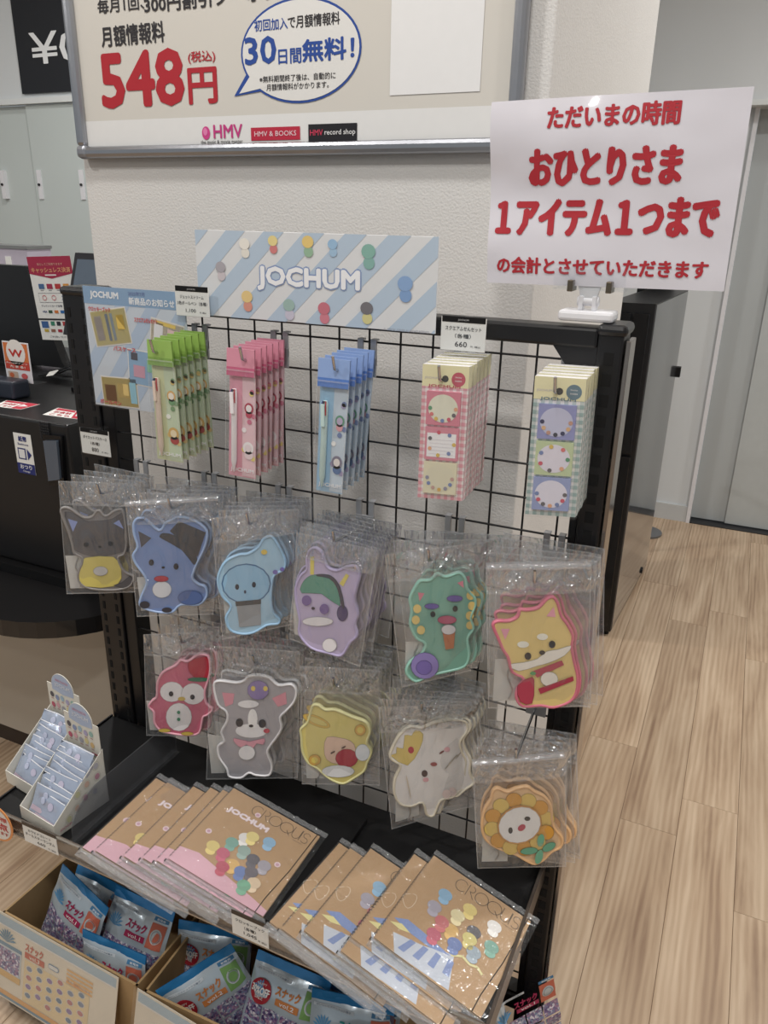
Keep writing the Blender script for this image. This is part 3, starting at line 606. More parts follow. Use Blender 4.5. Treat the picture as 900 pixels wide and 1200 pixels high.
# ------------------------------------------------------------------ three-colour pens in sleeves
def pen_pack(x, ytip, c, kind, n, quad, lean):
    hook(x, 1.27, 'steel prong hook carrying the %s pen packs' % kind, ytip-.0, 1.25)
    tip = Vector((x, ytip+.008, 1.246)); q = [(u-x, v-tip.z) for u, v in quad]
    def F0(a, b, h):  # a, b in 0..1 across the package
        u = (q[3][0]*(1-a)+q[2][0]*a)*(1-b)+(q[0][0]*(1-a)+q[1][0]*a)*b; v = (q[3][1]*(1-a)+q[2][1]*a)*(1-b)+(q[0][1]*(1-a)+q[1][1]*a)*b
        return tip+Vector((u, -h, v))
    Wd = q[1][0]-q[0][0]; Hd = q[0][1]-q[3][1]
    F = lambda u, v, h: F0(u/Wd, v/Hd, h)
    root = empty('pen_package', tip, '%s sleeve of a three-colour pen, frontmost on its hook' % kind, 'pen', '%s pen packages on one hook' % kind); ORG[root] = tip
    hd = MB(); H = mat('header_card_%s' % kind, c['head'], .35, coat=.3); H2 = mat('header_band_%s' % kind, c['band'], .35, coat=.3)
    hd.box((0, 0, 0), (0, 0, 0), H); hd = MB()
    hd.grid(lambda a, b: F0(a, .865+.135*b, .0012), 1, 1, H, False).grid(lambda a, b: F0(a, .80+.065*b, .0013), 1, 1, H2, False)
    hd.grid(lambda a, b: F0(a, .80+.20*b, -.0012), 1, 1, H, False).grid(lambda a, b: F0(a, 1, .0012-.0024*b), 1, 1, H, False)
    hd.build('header_card', root)
    ins = MB().grid(lambda a, b: F0(.03+.94*a, .01+.79*b, -.0045), 1, 1, mat('pen_card_%s' % kind, c['card'], .55), False).build('printed_card', root)
    P = Print(F, .0003); u = Wd; v = Hd; rr = random.Random(5)
    L0 = -14
    P.rect(.50*u, .02*v, .97*u, .79*v, c['card2'], L0)
    for k in range(9):
        uu = u*(.56+.36*rr.random()); vv = v*(.1+.62*rr.random()); P.ell(uu, vv, .004, .004, c['dots'][k % len(c['dots'])], L0+2, n=10)
    P.ell(.74*u, .56*v, .0075, .0085, c['fig'][0], L0+3, n=14).ell(.74*u, .56*v, .005, .0055, c['fig'][1], L0+4, n=14).ell(.74*u, .515*v, .0055, .006, c['fig'][2], L0+3, n=14)
    P.ell(.72*u, .25*v, .009, .010, c['fig'][3], L0+3, n=14).ell(.72*u, .25*v, .0055, .006, c['fig'][4], L0+4, n=14).ell(.74*u, .195*v, .0075, .007, c['fig'][5], L0+3, n=14)
    P.text('JOCHUM', .12*u, .045*v, .92*u, .085*v, (238, 240, 244), L0+5, .03)
    P.build('card_artwork', ins)
    pen = MB(); PB_ = mat('pen_barrel_%s' % kind, c['pen'], .3)
    pt = lambda a, b, h=0.: F0(a, b, h)
    ba, t_ = .27, .0046
    pen.tube([pt(ba, .05), pt(ba, .10), pt(ba, .14), pt(ba, .60), pt(ba, .68), pt(ba, .70)], [.0008, .0028, t_, t_, t_*.95, .003], PB_, 10)
    po = pen.build('pen', root)
    for da, cc in ((-.09, (40, 44, 120)), (0, (28, 28, 32)), (.09, (190, 36, 44))):
        MB().tube([pt(ba+da*.8, .60, .0044), pt(ba+da*.8, .665, .0052), pt(ba+da*.5, .70, .003)], .0010, ink(cc, .3), 6).build('colour_slider', po)
    MB().box(pt(ba-.04, .52, .0075)-Vector((0, 0, 0)), pt(ba+.04, .68, .0050), PB_).build('clip', po)
    G = MB()
    for sg in (.0062, -.0062):
        G.grid(lambda a, b: F0(-.02+1.04*a, -.005+.85*b, sg*min(1, 6*min(a, 1-a)+.15)*min(1, 8*min(b+.02, 1.02-b))+mn.noise(Vector((a*9, b*22, sg*100)))*.0010), 8, 18, SLEEVE)
    sl = G.build('clear_sleeve', root)
    G = MB().grid(lambda a, b: F0(-.02+1.04*a, .838+.012*b, .0035), 6, 1, EDGE).grid(lambda a, b: F0(-.02+.025*a, b*.84, .002), 1, 6, EDGE).grid(lambda a, b: F0(.995+.025*a, b*.84, .002), 1, 6, EDGE)
    G.build('sealed_edge', sl)
    r = random.Random(n)
    for k in range(1, n):
        d = copy_tree(root); d.location = tip+Vector((r.uniform(-.001, .001), (.094/n)*k, .001*k)); d.rotation_euler = (0, r.uniform(-.012, .012), r.uniform(-.03, .03))
        d['label'] = '%s sleeve of a three-colour pen, %s from the front on its hook' % (kind, ORD[k])
pen_pack(0., -.118, dict(head=(152, 188, 96), band=(130, 166, 80), card=(206, 214, 172), card2=(196, 214, 180), pen=(222, 204, 190), dots=[(236, 240, 232), (120, 160, 110), (220, 190, 110)], fig=[(226, 176, 100), (240, 232, 214), (110, 160, 110), (214, 170, 90), (236, 220, 180), (180, 60, 56)]), 'green', 6,
         [(-.018, 1.262), (.028, 1.262), (.031, 1.071), (-.0235, 1.071)], 0)
pen_pack(.15, -.105, dict(head=(220, 150, 170), band=(202, 104, 136), card=(226, 160, 178), card2=(236, 196, 206), pen=(240, 236, 240), dots=[(246, 240, 244), (214, 110, 140), (236, 214, 120)], fig=[(190, 60, 86), (240, 234, 236), (200, 70, 96), (244, 240, 242), (236, 220, 226), (236, 214, 220)]), 'pink', 6,
         [(.118, 1.259), (.166, 1.259), (.157, 1.060), (.104, 1.060)], 0)
pen_pack(.30, -.105, dict(head=(148, 176, 226), band=(92, 132, 206), card=(156, 196, 226), card2=(196, 214, 230), pen=(196, 222, 220), dots=[(244, 246, 248), (110, 130, 180), (160, 150, 190)], fig=[(96, 160, 130), (190, 176, 210), (226, 160, 170), (130, 126, 150), (232, 226, 224), (90, 120, 170)]), 'blue', 5,
         [(.2705, 1.258), (.320, 1.258), (.306, 1.060), (.260, 1.060)], 0)

# ------------------------------------------------------------------ gingham sticky-note sets
def note_set(x, ytip, kind, gc, gs, pads, badge, quad, n):
    hook(x, 1.27, 'steel prong hook carrying the %s gingham sticky note sets' % kind, ytip, 1.25)
    tip = Vector((x, ytip+.008, 1.246)); q = [(u-x, v-tip.z) for u, v in quad]; Wd = q[1][0]-q[0][0]; Hd = q[0][1]-q[3][1]; TH = .0125
    def F(u, v, h):
        a, b = u/Wd, v/Hd
        return tip+Vector(((q[3][0]*(1-a)+q[2][0]*a)*(1-b)+(q[0][0]*(1-a)+q[1][0]*a)*b, -h, (q[3][1]*(1-a)+q[2][1]*a)*(1-b)+(q[0][1]*(1-a)+q[1][1]*a)*b))
    root = empty('sticky_note_set', tip, '%s gingham sticky note set, frontmost on its hook' % kind, 'sticky notes', '%s gingham sticky note sets on one hook' % kind); ORG[root] = tip
    m = MB(); base = mat('gingham_ground', (236, 234, 232), .5)
    vs = [F(a*Wd, b*Hd, h) for h in (0, -TH) for a, b in ((0, 0), (1, 0), (1, 1), (0, 1))]
    m.add(vs, [(0, 1, 2, 3), (5, 4, 7, 6), (0, 4, 5, 1), (1, 5, 6, 2), (2, 6, 7, 3), (3, 7, 4, 0)], base); card = m.build('backing_card', root)
    P = Print(F, .00015); st = .0048; lc = tuple((a+b)/2 for a, b in zip(gc, (238, 236, 234))); hz = Hd*.845
    nu = int(Wd/st/2)+1; nv = int(hz/st/2)+1
    for i in range(nu): P.rect(i*2*st, 0, min(Wd, i*2*st+st), hz, lc, 1)
    for j in range(nv): P.rect(0, j*2*st, Wd, min(hz, j*2*st+st), lc, 1.6)
    for i in range(nu):
        for j in range(nv): P.rect(i*2*st, j*2*st, min(Wd, i*2*st+st), min(hz, j*2*st+st), gc, 2.4)
    P.rect(0, hz, Wd, Hd, (236, 230, 180), 2.4)
    # right side of the folded card carries the same check
    e = .0002
    for j in range(nv): P.mb.add([F(Wd, j*2*st, 0)+Vector((e, 0, 0)), F(Wd, min(hz, j*2*st+st), 0)+Vector((e, 0, 0)), F(Wd, min(hz, j*2*st+st), -TH)+Vector((e, 0, 0)), F(Wd, j*2*st, -TH)+Vector((e, 0, 0))], [(0, 1, 2, 3)], ink(lc))
    P.mb.add([F(Wd, 0, -.002)+Vector((2*e, 0, 0)), F(Wd, hz, -.002)+Vector((2*e, 0, 0)), F(Wd, hz, -.007)+Vector((2*e, 0, 0)), F(Wd, 0, -.007)+Vector((2*e, 0, 0))], [(0, 1, 2, 3)], ink(lc))
    P.mb.add([F(Wd, hz, 0)+Vector((e, 0, 0)), F(Wd, Hd, 0)+Vector((e, 0, 0)), F(Wd, Hd, -TH)+Vector((e, 0, 0)), F(Wd, hz, -TH)+Vector((e, 0, 0))], [(0, 1, 2, 3)], ink((226, 220, 176)))
    P.ell(Wd*.78, Hd*.905, .0095, .0095, badge, 3.4); P.text('Sticky', Wd*.71, Hd*.912, Wd*.85, Hd*.925, (240, 236, 236), 4, .01); P.text('notes', Wd*.71, Hd*.888, Wd*.85, Hd*.900, (240, 236, 236), 4, .01)
    P.text('JOCHUM', Wd*.05, Hd*.895, Wd*.36, Hd*.915, (196, 190, 200), 3.4, .01); P.ell(Wd*.5, Hd*.905, .0045, .0045, (70, 70, 66), 4, n=14)
    P.text('JOCHUM', Wd*.13, Hd*.835, Wd*.83, Hd*.862, badge, 4, .05)
    P.build('check_print', card)
    rr = random.Random(len(kind))
    for k, (c1, c2, cols) in enumerate(pads):
        z1 = Hd*(.815-k*.262); z0 = z1-Hd*.245; x0, x1 = Wd*.13, Wd*.86
        pad = MB(); vs = [F(a, b, h) for h in (.003, 0) for a, b in ((x0, z0), (x1, z0), (x1, z1), (x0, z1))]
        pad.add(vs, [(0, 1, 2, 3), (5, 4, 7, 6), (0, 4, 5, 1), (1, 5, 6, 2), (2, 6, 7, 3), (3, 7, 4, 0)], ink(c1)); po = pad.build('note_pad', root)
        P = Print(F, .00015); B0 = 21
        if k == 1 and kind == 'pink':
            P.rect(x0+.003, z0+.004, x1-.003, z1-.008, c2, B0)
            for j in range(5): P.rect(x0+.006, z0+.008+j*.005, x1-.006, z0+.0084+j*.005, (214, 206, 214), B0+1)
        else: P.ell((x0+x1)/2, (z0+z1)/2, (x1-x0)*.44, (z1-z0)*.42, c2, B0, n=28)
        for j in range(7):
            an = pi+pi*j/6 if k != 1 else pi*2*j/7
            uu = (x0+x1)/2+(x1-x0)*.38*cos(an); vv = (z0+z1)/2+(z1-z0)*.36*sin(an)
            P.ell(uu, vv, .0028, .0028, cols[j % len(cols)], B0+2, n=10)
        P.build('pad_artwork', po)
    G = MB(); q2 = [(-.02, -.015), (1.02, -.015), (1.02, 1.02), (-.02, 1.02)]
    G.grid(lambda a, b: F(Wd*(-.015+1.03*a), Hd*(-.012+1.035*b), .0042+mn.noise(Vector((a*7, b*16, 1)))*.0012), 8, 16, SLEEVE)
    G.grid(lambda a, b: F(Wd*(1.015), Hd*(-.012+1.035*b), .0042-(TH+.006)*a), 1, 8, SLEEVE)
    sl = G.build('clear_sleeve', root)
    r = random.Random(n)
    for k in range(1, n):
        d = copy_tree(root); d.location = tip+Vector((r.uniform(-.0008, .0012), .0152*k, .001*k)); d.rotation_euler = (0, r.uniform(-.006, .01), r.uniform(-.01, .02))
        d['label'] = '%s gingham sticky note set, %s from the front on its hook' % (kind, ORD[k])
mix = [(96, 160, 120), (226, 120, 120), (226, 190, 90), (120, 140, 190), (216, 90, 110), (110, 106, 110), (236, 170, 130)]
note_set(.45, -.098, 'pink', (226, 150, 164), None, [((222, 130, 150), (228, 228, 206), mix), ((222, 140, 158), (240, 240, 244), mix[2:]), ((228, 222, 190), (222, 218, 190), [(150, 150, 170), (120, 140, 190), (200, 160, 150), (226, 180, 90)])], (206, 84, 104),
         [(.4225, 1.262), (.487, 1.264), (.487, 1.082), (.422, 1.077)], 6)
note_set(.60, -.098, 'blue-green', (150, 178, 176), None, [((146, 150, 204), (196, 198, 226), [(60, 60, 96), (226, 180, 130), (200, 150, 130), (70, 70, 80)]), ((196, 212, 166), (226, 222, 236), mix), ((150, 164, 212), (224, 222, 238), mix[3:])], (104, 132, 146),
         [(.572, 1.261), (.635, 1.263), (.640, 1.086), (.575, 1.079)], 5)

# ------------------------------------------------------------------ price tags on the rack
def price_tag(u0, v0, u1, v1, y, lines, label, tilt=0., name='price_tag'):
    e = empty(name, ((u0+u1)/2, y, (v0+v1)/2), label, 'price tag')
    b = MB().box((u0, y-.0012, v0), (u1, y, v1), WHITECARD).build('card', e, bevel=.0012)
    MB().box((u0+.001, y-.0018, v1-(v1-v0)*.16), (u1-.001, y-.0002, v1+.0012), BLACK2).build('black_header', e, bevel=.0010)
    P = Print(flatY(y-.0012), .0003); w, h = u1-u0, v1-v0
    P.text('JOCHUM', u0+w*.38, v1-h*.115, u0+w*.62, v1-h*.05, (190, 190, 190), 4, .005)
    for t, a, b_, c, d in lines: P.text(t, u0+w*a, v0+h*b_, u0+w*c, v0+h*d, (36, 36, 40), 1, .015)
    P.build('tag_lettering', e)
    MB().box((u0-.0006, y-.0022, v0-.0006), (u1+.0006, y-.0020, v1-(v1-v0)*.17), CLEAR).box(((u0+u1)/2-.006, y+.0005, v1-.004), ((u0+u1)/2+.006, y+.028, v1-.001), CLEAR).build('clear_holder', e)
    return e
price_tag(-.016, 1.291, .048, 1.335, -.040, [('ジェットストリーム', .15, .60, .85, .72), ('3色ボールペン（各種）', .06, .38, .94, .51), ('1,100', .30, .12, .60, .26), ('円（税込）', .72, .12, .90, .18)], 'white price tag reading 1,100 above the green pens')
price_tag(.427, 1.275, .490, 1.319, -.040, [('スクエアふせんセット', .10, .60, .90, .73), ('（各種）', .32, .38, .68, .51), ('660', .33, .12, .60, .28), ('円（税込）', .68, .12, .90, .18)], 'white price tag reading 660 above the pink gingham note sets')
price_tag(-.251, 1.034, -.184, 1.081, -.040, [('ダイカットパスケース', .10, .60, .92, .73), ('（各種）', .34, .38, .66, .51), ('880', .36, .12, .60, .28), ('円（税込）', .70, .12, .92, .18)], 'white price tag reading 880 on the left slotted post')

# ------------------------------------------------------------------ banner and announcement cards
yb = -.030
bn = empty('striped_banner', (.22, yb, 1.29), 'wide pale blue diagonally striped banner with bubble lettering on top of the rack', 'banner')
bu0, bu1, bv0, bv1 = .020, .415, 1.293, 1.418
bd = MB().box((bu0, yb, bv0), (bu1, yb+.0012, bv1), mat('banner_stock', (214, 216, 218), .35, coat=.4)).build('banner_card', bn, bevel=.0008)
P = Print(flatY(yb), .0003); LB = (174, 194, 213)
hh = bv1-bv0; uu = bu0-.14
while uu < bu1:
    pts = [(uu, bv0), (uu+.034, bv0), (uu+.034+hh*1.05, bv1), (uu+hh*1.05, bv1)]
    # clip the stripe to the card
    def clip(pp, k, lim, sg):
        out = []
        for i in range(len(pp)):
            a, b = pp[i-1], pp[i]; ia, ib = sg*(a[k]-lim) >= 0, sg*(b[k]-lim) >= 0
            if ia != ib:
                t = (lim-a[k])/(b[k]-a[k]); out.append((a[0]+(b[0]-a[0])*t, a[1]+(b[1]-a[1])*t))
            if ib: out.append(b)
        return out
    pts = clip(clip(pts, 0, bu0+.001, 1), 0, bu1-.001, -1) if True else pts
    if len(pts) > 2: P.poly(pts, LB, 1)
    uu += .066
P.text('JOCHUM', .128, 1.334, .302, 1.373, (130, 152, 196), 2, .10); P.text('JOCHUM', .130, 1.336, .300, 1.371, (232, 234, 238), 3, .055)
def dot(px, py, c1, c2, s=1.): # small plain coloured shapes standing in for the artwork
    p = atY(px, py, yb); s *= 1.25; c1 = tuple(v*.75+55 for v in c1); c2 = tuple(v*.75+55 for v in c2); P.ell(p.x, p.z+.004*s, .0072*s, .0064*s, c1, 4, n=16); P.ell(p.x+.001, p.z-.006*s, .0058*s, .0058*s, c2, 3.4, n=16)
dot(259, 317, (150, 146, 156), (190, 180, 188)); dot(287, 290, (232, 228, 216), (224, 220, 206)); dot(320, 286, (230, 206, 110), (206, 90, 90), .9); dot(361, 288, (232, 190, 80), (120, 170, 130), 1.05)
dot(390, 290, (120, 172, 216), (130, 176, 214), .85); dot(432, 300, (96, 164, 146), (96, 160, 150), 1.2); dot(475, 338, (100, 146, 206), (90, 136, 200), 1.25); dot(290, 352, (230, 190, 100), (214, 120, 96), 1.1)
dot(339, 362, (130, 170, 160), (186, 180, 206), 1.1); dot(380, 366, (196, 76, 96), (206, 90, 110), 1.1); dot(430, 366, (80, 78, 84), (206, 196, 110), 1.1)
pxtext(P, '©  OFFICIAL GOODS  ALL RIGHTS RESERVED', 450, 387, 503, 391, 3, yb, (150, 156, 170), 2, .005)
P.build('banner_print', bd)
MB().box((.06, yb+.001, 1.30), (.075, -.012, 1.312), CLEAR).box((.36, yb+.001, 1.30), (.375, -.012, 1.312), CLEAR).build('clear_bracket', bn)

an = empty('announcement_card', (-.11, yb, 1.125), 'pale blue new-products announcement card clipped to the left of the rack', 'card')
au0, au1, av0, av1 = -.217, -.006, 1.124, 1.325
ad_ = MB().box((au0, yb, av0), (au1, yb+.001, av1), mat('laminated_card_stock', (206, 214, 224), .3, coat=.6)).build('card_sheet', an, bevel=.002)
P = Print(flatY(yb), .0003)
def sp(a, b): return (au0+(au1-au0)*a, av0+(av1-av0)*b)
P.rect(*sp(.0, .86), *sp(1, 1), (132, 166, 204), 1)
for k in range(5):
    a = -.3+k*.3; pts = [sp(a, .02), sp(a+.14, .02), sp(a+.14+.62, .86), sp(a+.62, .86)]
    pts = clip(clip(pts, 0, au0+.001, 1), 0, au1-.001, -1)
    if len(pts) > 2: P.poly(pts, (176, 196, 222), 1)
P.text('JOCHUM', *sp(.07, .895), *sp(.36, .965), (240, 242, 246), 2, .05)
P.text('2025年7月', *sp(.46, .945), *sp(.62, .98), (90, 110, 170), 2, .01); P.text('新商品のお知らせ', *sp(.46, .875), *sp(.90, .935), (242, 244, 248), 2, .03)
def photo(c, w, h, rot, bg, items):
    cu, cv = sp(*c)
    def L(a, b): return (cu+a*cos(rot)-b*sin(rot), cv+a*sin(rot)+b*cos(rot))
    P.poly([L(-w, -h), (L(w, -h)), L(w, h), L(-w, h)], (232, 228, 222), 2); P.poly([L(-w+.002, -h+.002), L(w-.002, -h+.002), L(w-.002, h-.002), L(-w+.002, h-.002)], bg, 3)
    for (a, b, ra, rb, col) in items: x, y = L(a*w, b*h); P.poly([(x+ra*sx_*cos(rot)-rb*sy_*sin(rot), y+ra*sx_*sin(rot)+rb*sy_*cos(rot)) for sx_, sy_ in ((-1, -1), (1, -1), (1, 1), (-1, 1))], col, 4)
photo((.25, .68), .040, .030, .16, (222, 206, 130), [(-.6, 0, .008, .02, (190, 180, 176)), (-.1, 0, .003, .022, (120, 140, 170)), (.15, 0, .003, .022, (150, 170, 190)), (.6, .2, .008, .012, (226, 190, 90))])
photo((.80, .62), .034, .030, -.16, (226, 214, 190), [(-.5, .3, .009, .015, (220, 220, 224)), (.3, .1, .009, .015, (222, 190, 190)), (.75, -.3, .006, .014, (110, 150, 200)), (-.1, .8, .02, .003, (226, 196, 100))])
photo((.62, .36), .048, .030, -.06, (140, 176, 210), [(-.5, -.2, .012, .010, (200, 150, 170)), (.1, .2, .012, .010, (120, 190, 150)), (.5, -.4, .010, .010, (226, 190, 120)), (.6, .5, .008, .006, (190, 120, 150)), (-.7, .6, .007, .006, (90, 90, 100))])
photo((.28, .14), .040, .026, .03, (214, 190, 110), [(-.5, -.1, .012, .014, (150, 110, 80)), (.2, .1, .012, .012, (226, 196, 120)), (.75, 0, .007, .018, (140, 190, 210))])
for (a, b, t) in ((.04, .80, 'クロッキーブック'), (.50, .74, 'スクエアふせんセット'), (.26, .49, 'パスケース'), (.06, .02, 'ボールペン'), (.70, .10, '各種')):
    x, y = sp(a, b); P.text(t, x, y, x+.048, y+.008, (206, 92, 92), 5, .04)
P.build('card_print', ad_)
MB().box((au0-.002, yb-.0012, av0-.002), (au1+.002, yb-.0009, av1+.002), CLEAR).box((-.12, yb+.001, 1.30), (-.10, -.012, 1.31), CLEAR).build('clear_pocket', an)

# ------------------------------------------------------------------ laminated A4 notice in its clip stand
ns = empty('paper_notice', (.616, 0, 1.365), 'white laminated notice with four lines of bold red Japanese text', 'sign')
NC = [atY(577, 120, 0), atY(884, 100, 0), atY(848, 342, 0), atY(571, 331, 0)]  # TL TR BR BL
def NF(a, b, h):
    p = (NC[3]*(1-a)+NC[2]*a)*(1-b)+(NC[0]*(1-a)+NC[1]*a)*b
    w = .0040*sin(8.5*b+1.2*a+.5)*(1-a)**1.1*min(1, b*2.5)*1.35+.0022*sin(3.2*a+1)+.0010*mn.noise(Vector((a*6, b*7, 2)))
    w += -.012*(a-.35)**2
    return p+Vector((0, -h-w, 0))
lam = mat('laminated_paper', (218, 216, 224), .25, var=.01, coat=1., bump=.25, bscale=14)
m = MB().grid(lambda a, b: NF(a, b, 0), 30, 24, lam).grid(lambda a, b: NF(a, b, -.0006), 30, 24, lam)
ps = m.build('laminated_sheet', ns)
def nt(t, a, b, c, d, bold=.04): P = Print(NF, .0006); P.text(t, a, b, c, d, (188, 40, 52), 1, bold); P.build('lettering_line', ps)
nt('ただいまの時間', .240, .840, .755, .960, .035); nt('おひとりさま', .170, .545, .785, .745, .05)
nt('１アイテム１つまで', .030, .275, .945, .485, .05); nt('の会計とさせていただきます', .045, .060, .930, .158, .035)
cs = empty('clip_stand', (.609, .005, 1.32), 'white clip stand with clear jaws on top of the right rack post', 'sign stand')
MB().box((.575, -.012, 1.3205), (.645, .030, 1.334), PLASTW).build('base', cs, bevel=.004)
MB().box((.598, -.003, 1.334), (.604, .012, 1.352), PLASTW).box((.615, -.003, 1.334), (.621, .012, 1.352), PLASTW).tube([(.596, .004, 1.345), (.623, .004, 1.345)], .006, PLASTW, 12).build('hinge', cs, bevel=.0015)
MB().slab([(.601, 0, 1.343), (.618, 0, 1.343), (.624, 0, 1.366), (.595, 0, 1.366)], (0, .008, 0), mat('frosted_plastic', (214, 216, 220), .2)).build('neck', cs, recalc=True, bevel=.001)
MB().box((.566, -.012, 1.360), (.655, -.010, 1.385), CLEAR).box((.566, .010, 1.360), (.655, .012, 1.385), CLEAR).box((.566, -.010, 1.359), (.655, .010, 1.3605), CLEAR).build('clear_jaw', cs)
for xx in (.584, .632): MB().box((xx, -.014, 1.357), (xx+.007, .013, 1.371), mat('brass_toned_spring', (120, 110, 96), .3, .9)).build('spring_clip', cs, bevel=.001)
# ------------------------------------------------------------------ shelf with price rail
SZ = .445
sh = empty('display_shelf', (.18, -.16, SZ-.01), 'black steel shelf with clear price rail hooked low on the rack', 'shelf')
MB().box((-.283, -.326, SZ-.012), (.640, -.017, SZ), BLACK2).box((-.283, -.326, SZ-.03), (.640, -.318, SZ-.012), BLACK2).build('shelf_board', sh, bevel=.001)
MB().box((-.284, -.326, SZ-.03), (-.281, -.017, SZ+.004), BLACK).build('side_lip', sh)
MB().box((.640, -.326, SZ-.03), (.645, -.017, SZ+.012), mat('grey_bronze_lip', (92, 84, 78), .3, .5)).build('side_lip', sh)
RAILM = mat('grey_price_rail', (112, 102, 94), .22, .35, coat=.7)
MB().box((-.30, -.330, .424), (.640, -.327, .459), RAILM).box((-.30, -.3335, .422), (.640, -.330, .4255), mat('rail_bright_edge', (170, 164, 156), .2, .7)).box((-.30, -.3335, .4565), (.640, -.330, .4595), mat('rail_bright_edge', (170, 164, 156), .2, .7)).build('price_rail', sh)
MB().box((-.30, -.3345, .4245), (.640, -.3340, .4585), CLEAR).build('rail_cover', sh)
MB().box((-.22, -.022, SZ-.05), (-.20, -.012, SZ-.006), BLACK).box((.60, -.022, SZ-.05), (.62, -.012, SZ-.006), BLACK).build('shelf_bracket', sh)
# smoked divider, then a dark strip in place of shadow
def divider(x, label, y0=-.318, y1=-.05, hh=.075, m=None):
    P_ = [(y1, SZ+.0005), (y0, SZ+.0005), (y0, SZ+.020)]
    for k in range(0, 9): a = radians(180-k*10); P_.append((y0+.075+.075*cos(a), SZ+.020+(hh-.020)*sin(a)))
    P_ += [(y0+.075, SZ+hh), (y1, SZ+hh)]
    e = empty('divider_or_shade_strip', (x, (y0+y1)/2, SZ), label, 'divider')
    MB().slab([(x, y, z) for y, z in P_], (.0018, 0, 0), m or SMOKE).build('divider_plate', e, recalc=True)
    MB().box((x-.008, y0, SZ+.0002), (x+.010, y1, SZ+.0022), CLEAR).build('divider_foot', e)
divider(-.088, 'smoked clear divider between the packet cartons and the pink-banded sketchbooks')
MB().box((.332, -.318, SZ+.0005), (.338, -.06, SZ+.012), BLACK2).build('divider_or_shade_strip', label='low black strip standing for the shadow between the two rows of sketchbooks', cat='divider')  # black strip in place of the shadow beside the left sketchbooks

def rail_tag(c, yy, lines, label):
    u0, u1, v0, v1 = c
    e = empty('shelf_price_tag', ((u0+u1)/2, yy, (v0+v1)/2), label, 'price tag')
    MB().box((u0, yy-.001, v0), (u1, yy, v1-.007), WHITECARD).build('card', e)
    MB().box((u0, yy-.0012, v1-.0072), (u1, yy+.0002, v1), mat('brown_tag_header', (58, 50, 44), .4)).build('dark_header', e)
    P = Print(flatY(yy-.001), .0003); w, h = u1-u0, v1-v0-.007
    for t, a, b_, c_, d in lines: P.text(t, u0+w*a, v0+h*b_, u0+w*c_, v0+h*d, (60, 58, 60), 1, .015)
    P.build('tag_lettering', e)
rail_tag((.256, .319, .444, .490), -.3455, [('クロッキーブック', .10, .70, .90, .86), ('（各種）', .34, .44, .66, .60), ('1,045', .32, .16, .68, .34), ('円（税込）', .72, .12, .95, .22)], 'white shelf tag reading 1,045 on the price rail')
rail_tag((-.168, -.092, .440, .482), -.3455, [('カラビナコレート', .16, .70, .84, .86), ('オールスターランダム', .06, .44, .94, .62), ('660', .40, .16, .64, .32), ('円（税込）', .72, .10, .95, .20)], 'white shelf tag reading 660 below the packet cartons')
MB().box((.256, -.3445, .444), (.262, -.334, .452), CLEAR).build('tag_clip', bpy.data.objects['shelf_price_tag'])
# round point sticker board at lower left
pp = empty('round_pop_board', (-.235, -.345, .45), 'round white board with orange rim and red lettering at the left end of the shelf', 'sign')
cu, cv = -.2340, .452
m = MB(); ring = [(cu+.047*cos(t)*.82, cv+.047*sin(t)*.82) for t in [2*pi*k/40 for k in range(40)]]
m.slab([(u, -.345, v) for u, v in ring], (0, -.0015, 0), mat('orange_rim_board', (226, 150, 90), .4)); bo = m.build('board', pp)
P = Print(flatY(-.3465), .0003); P.ell(cu, cv, .0345, .0345, (228, 222, 212), 1, n=40); P.text('限り様', cu-.022, cv+.008, cu+.0285, cv+.018, (206, 84, 74), 2, .03)
P.text('1点', cu-.012, cv-.012, cu+.0285, cv+.004, (206, 70, 64), 2, .04); P.text('となります', cu-.022, cv-.022, cu+.026, cv-.015, (206, 84, 74), 2, .03); P.build('board_lettering', bo)
MB().box((cu-.004, -.345, cv-.01), (cu+.004, -.334, cv-.002), CLEAR).build('clear_arm', pp)

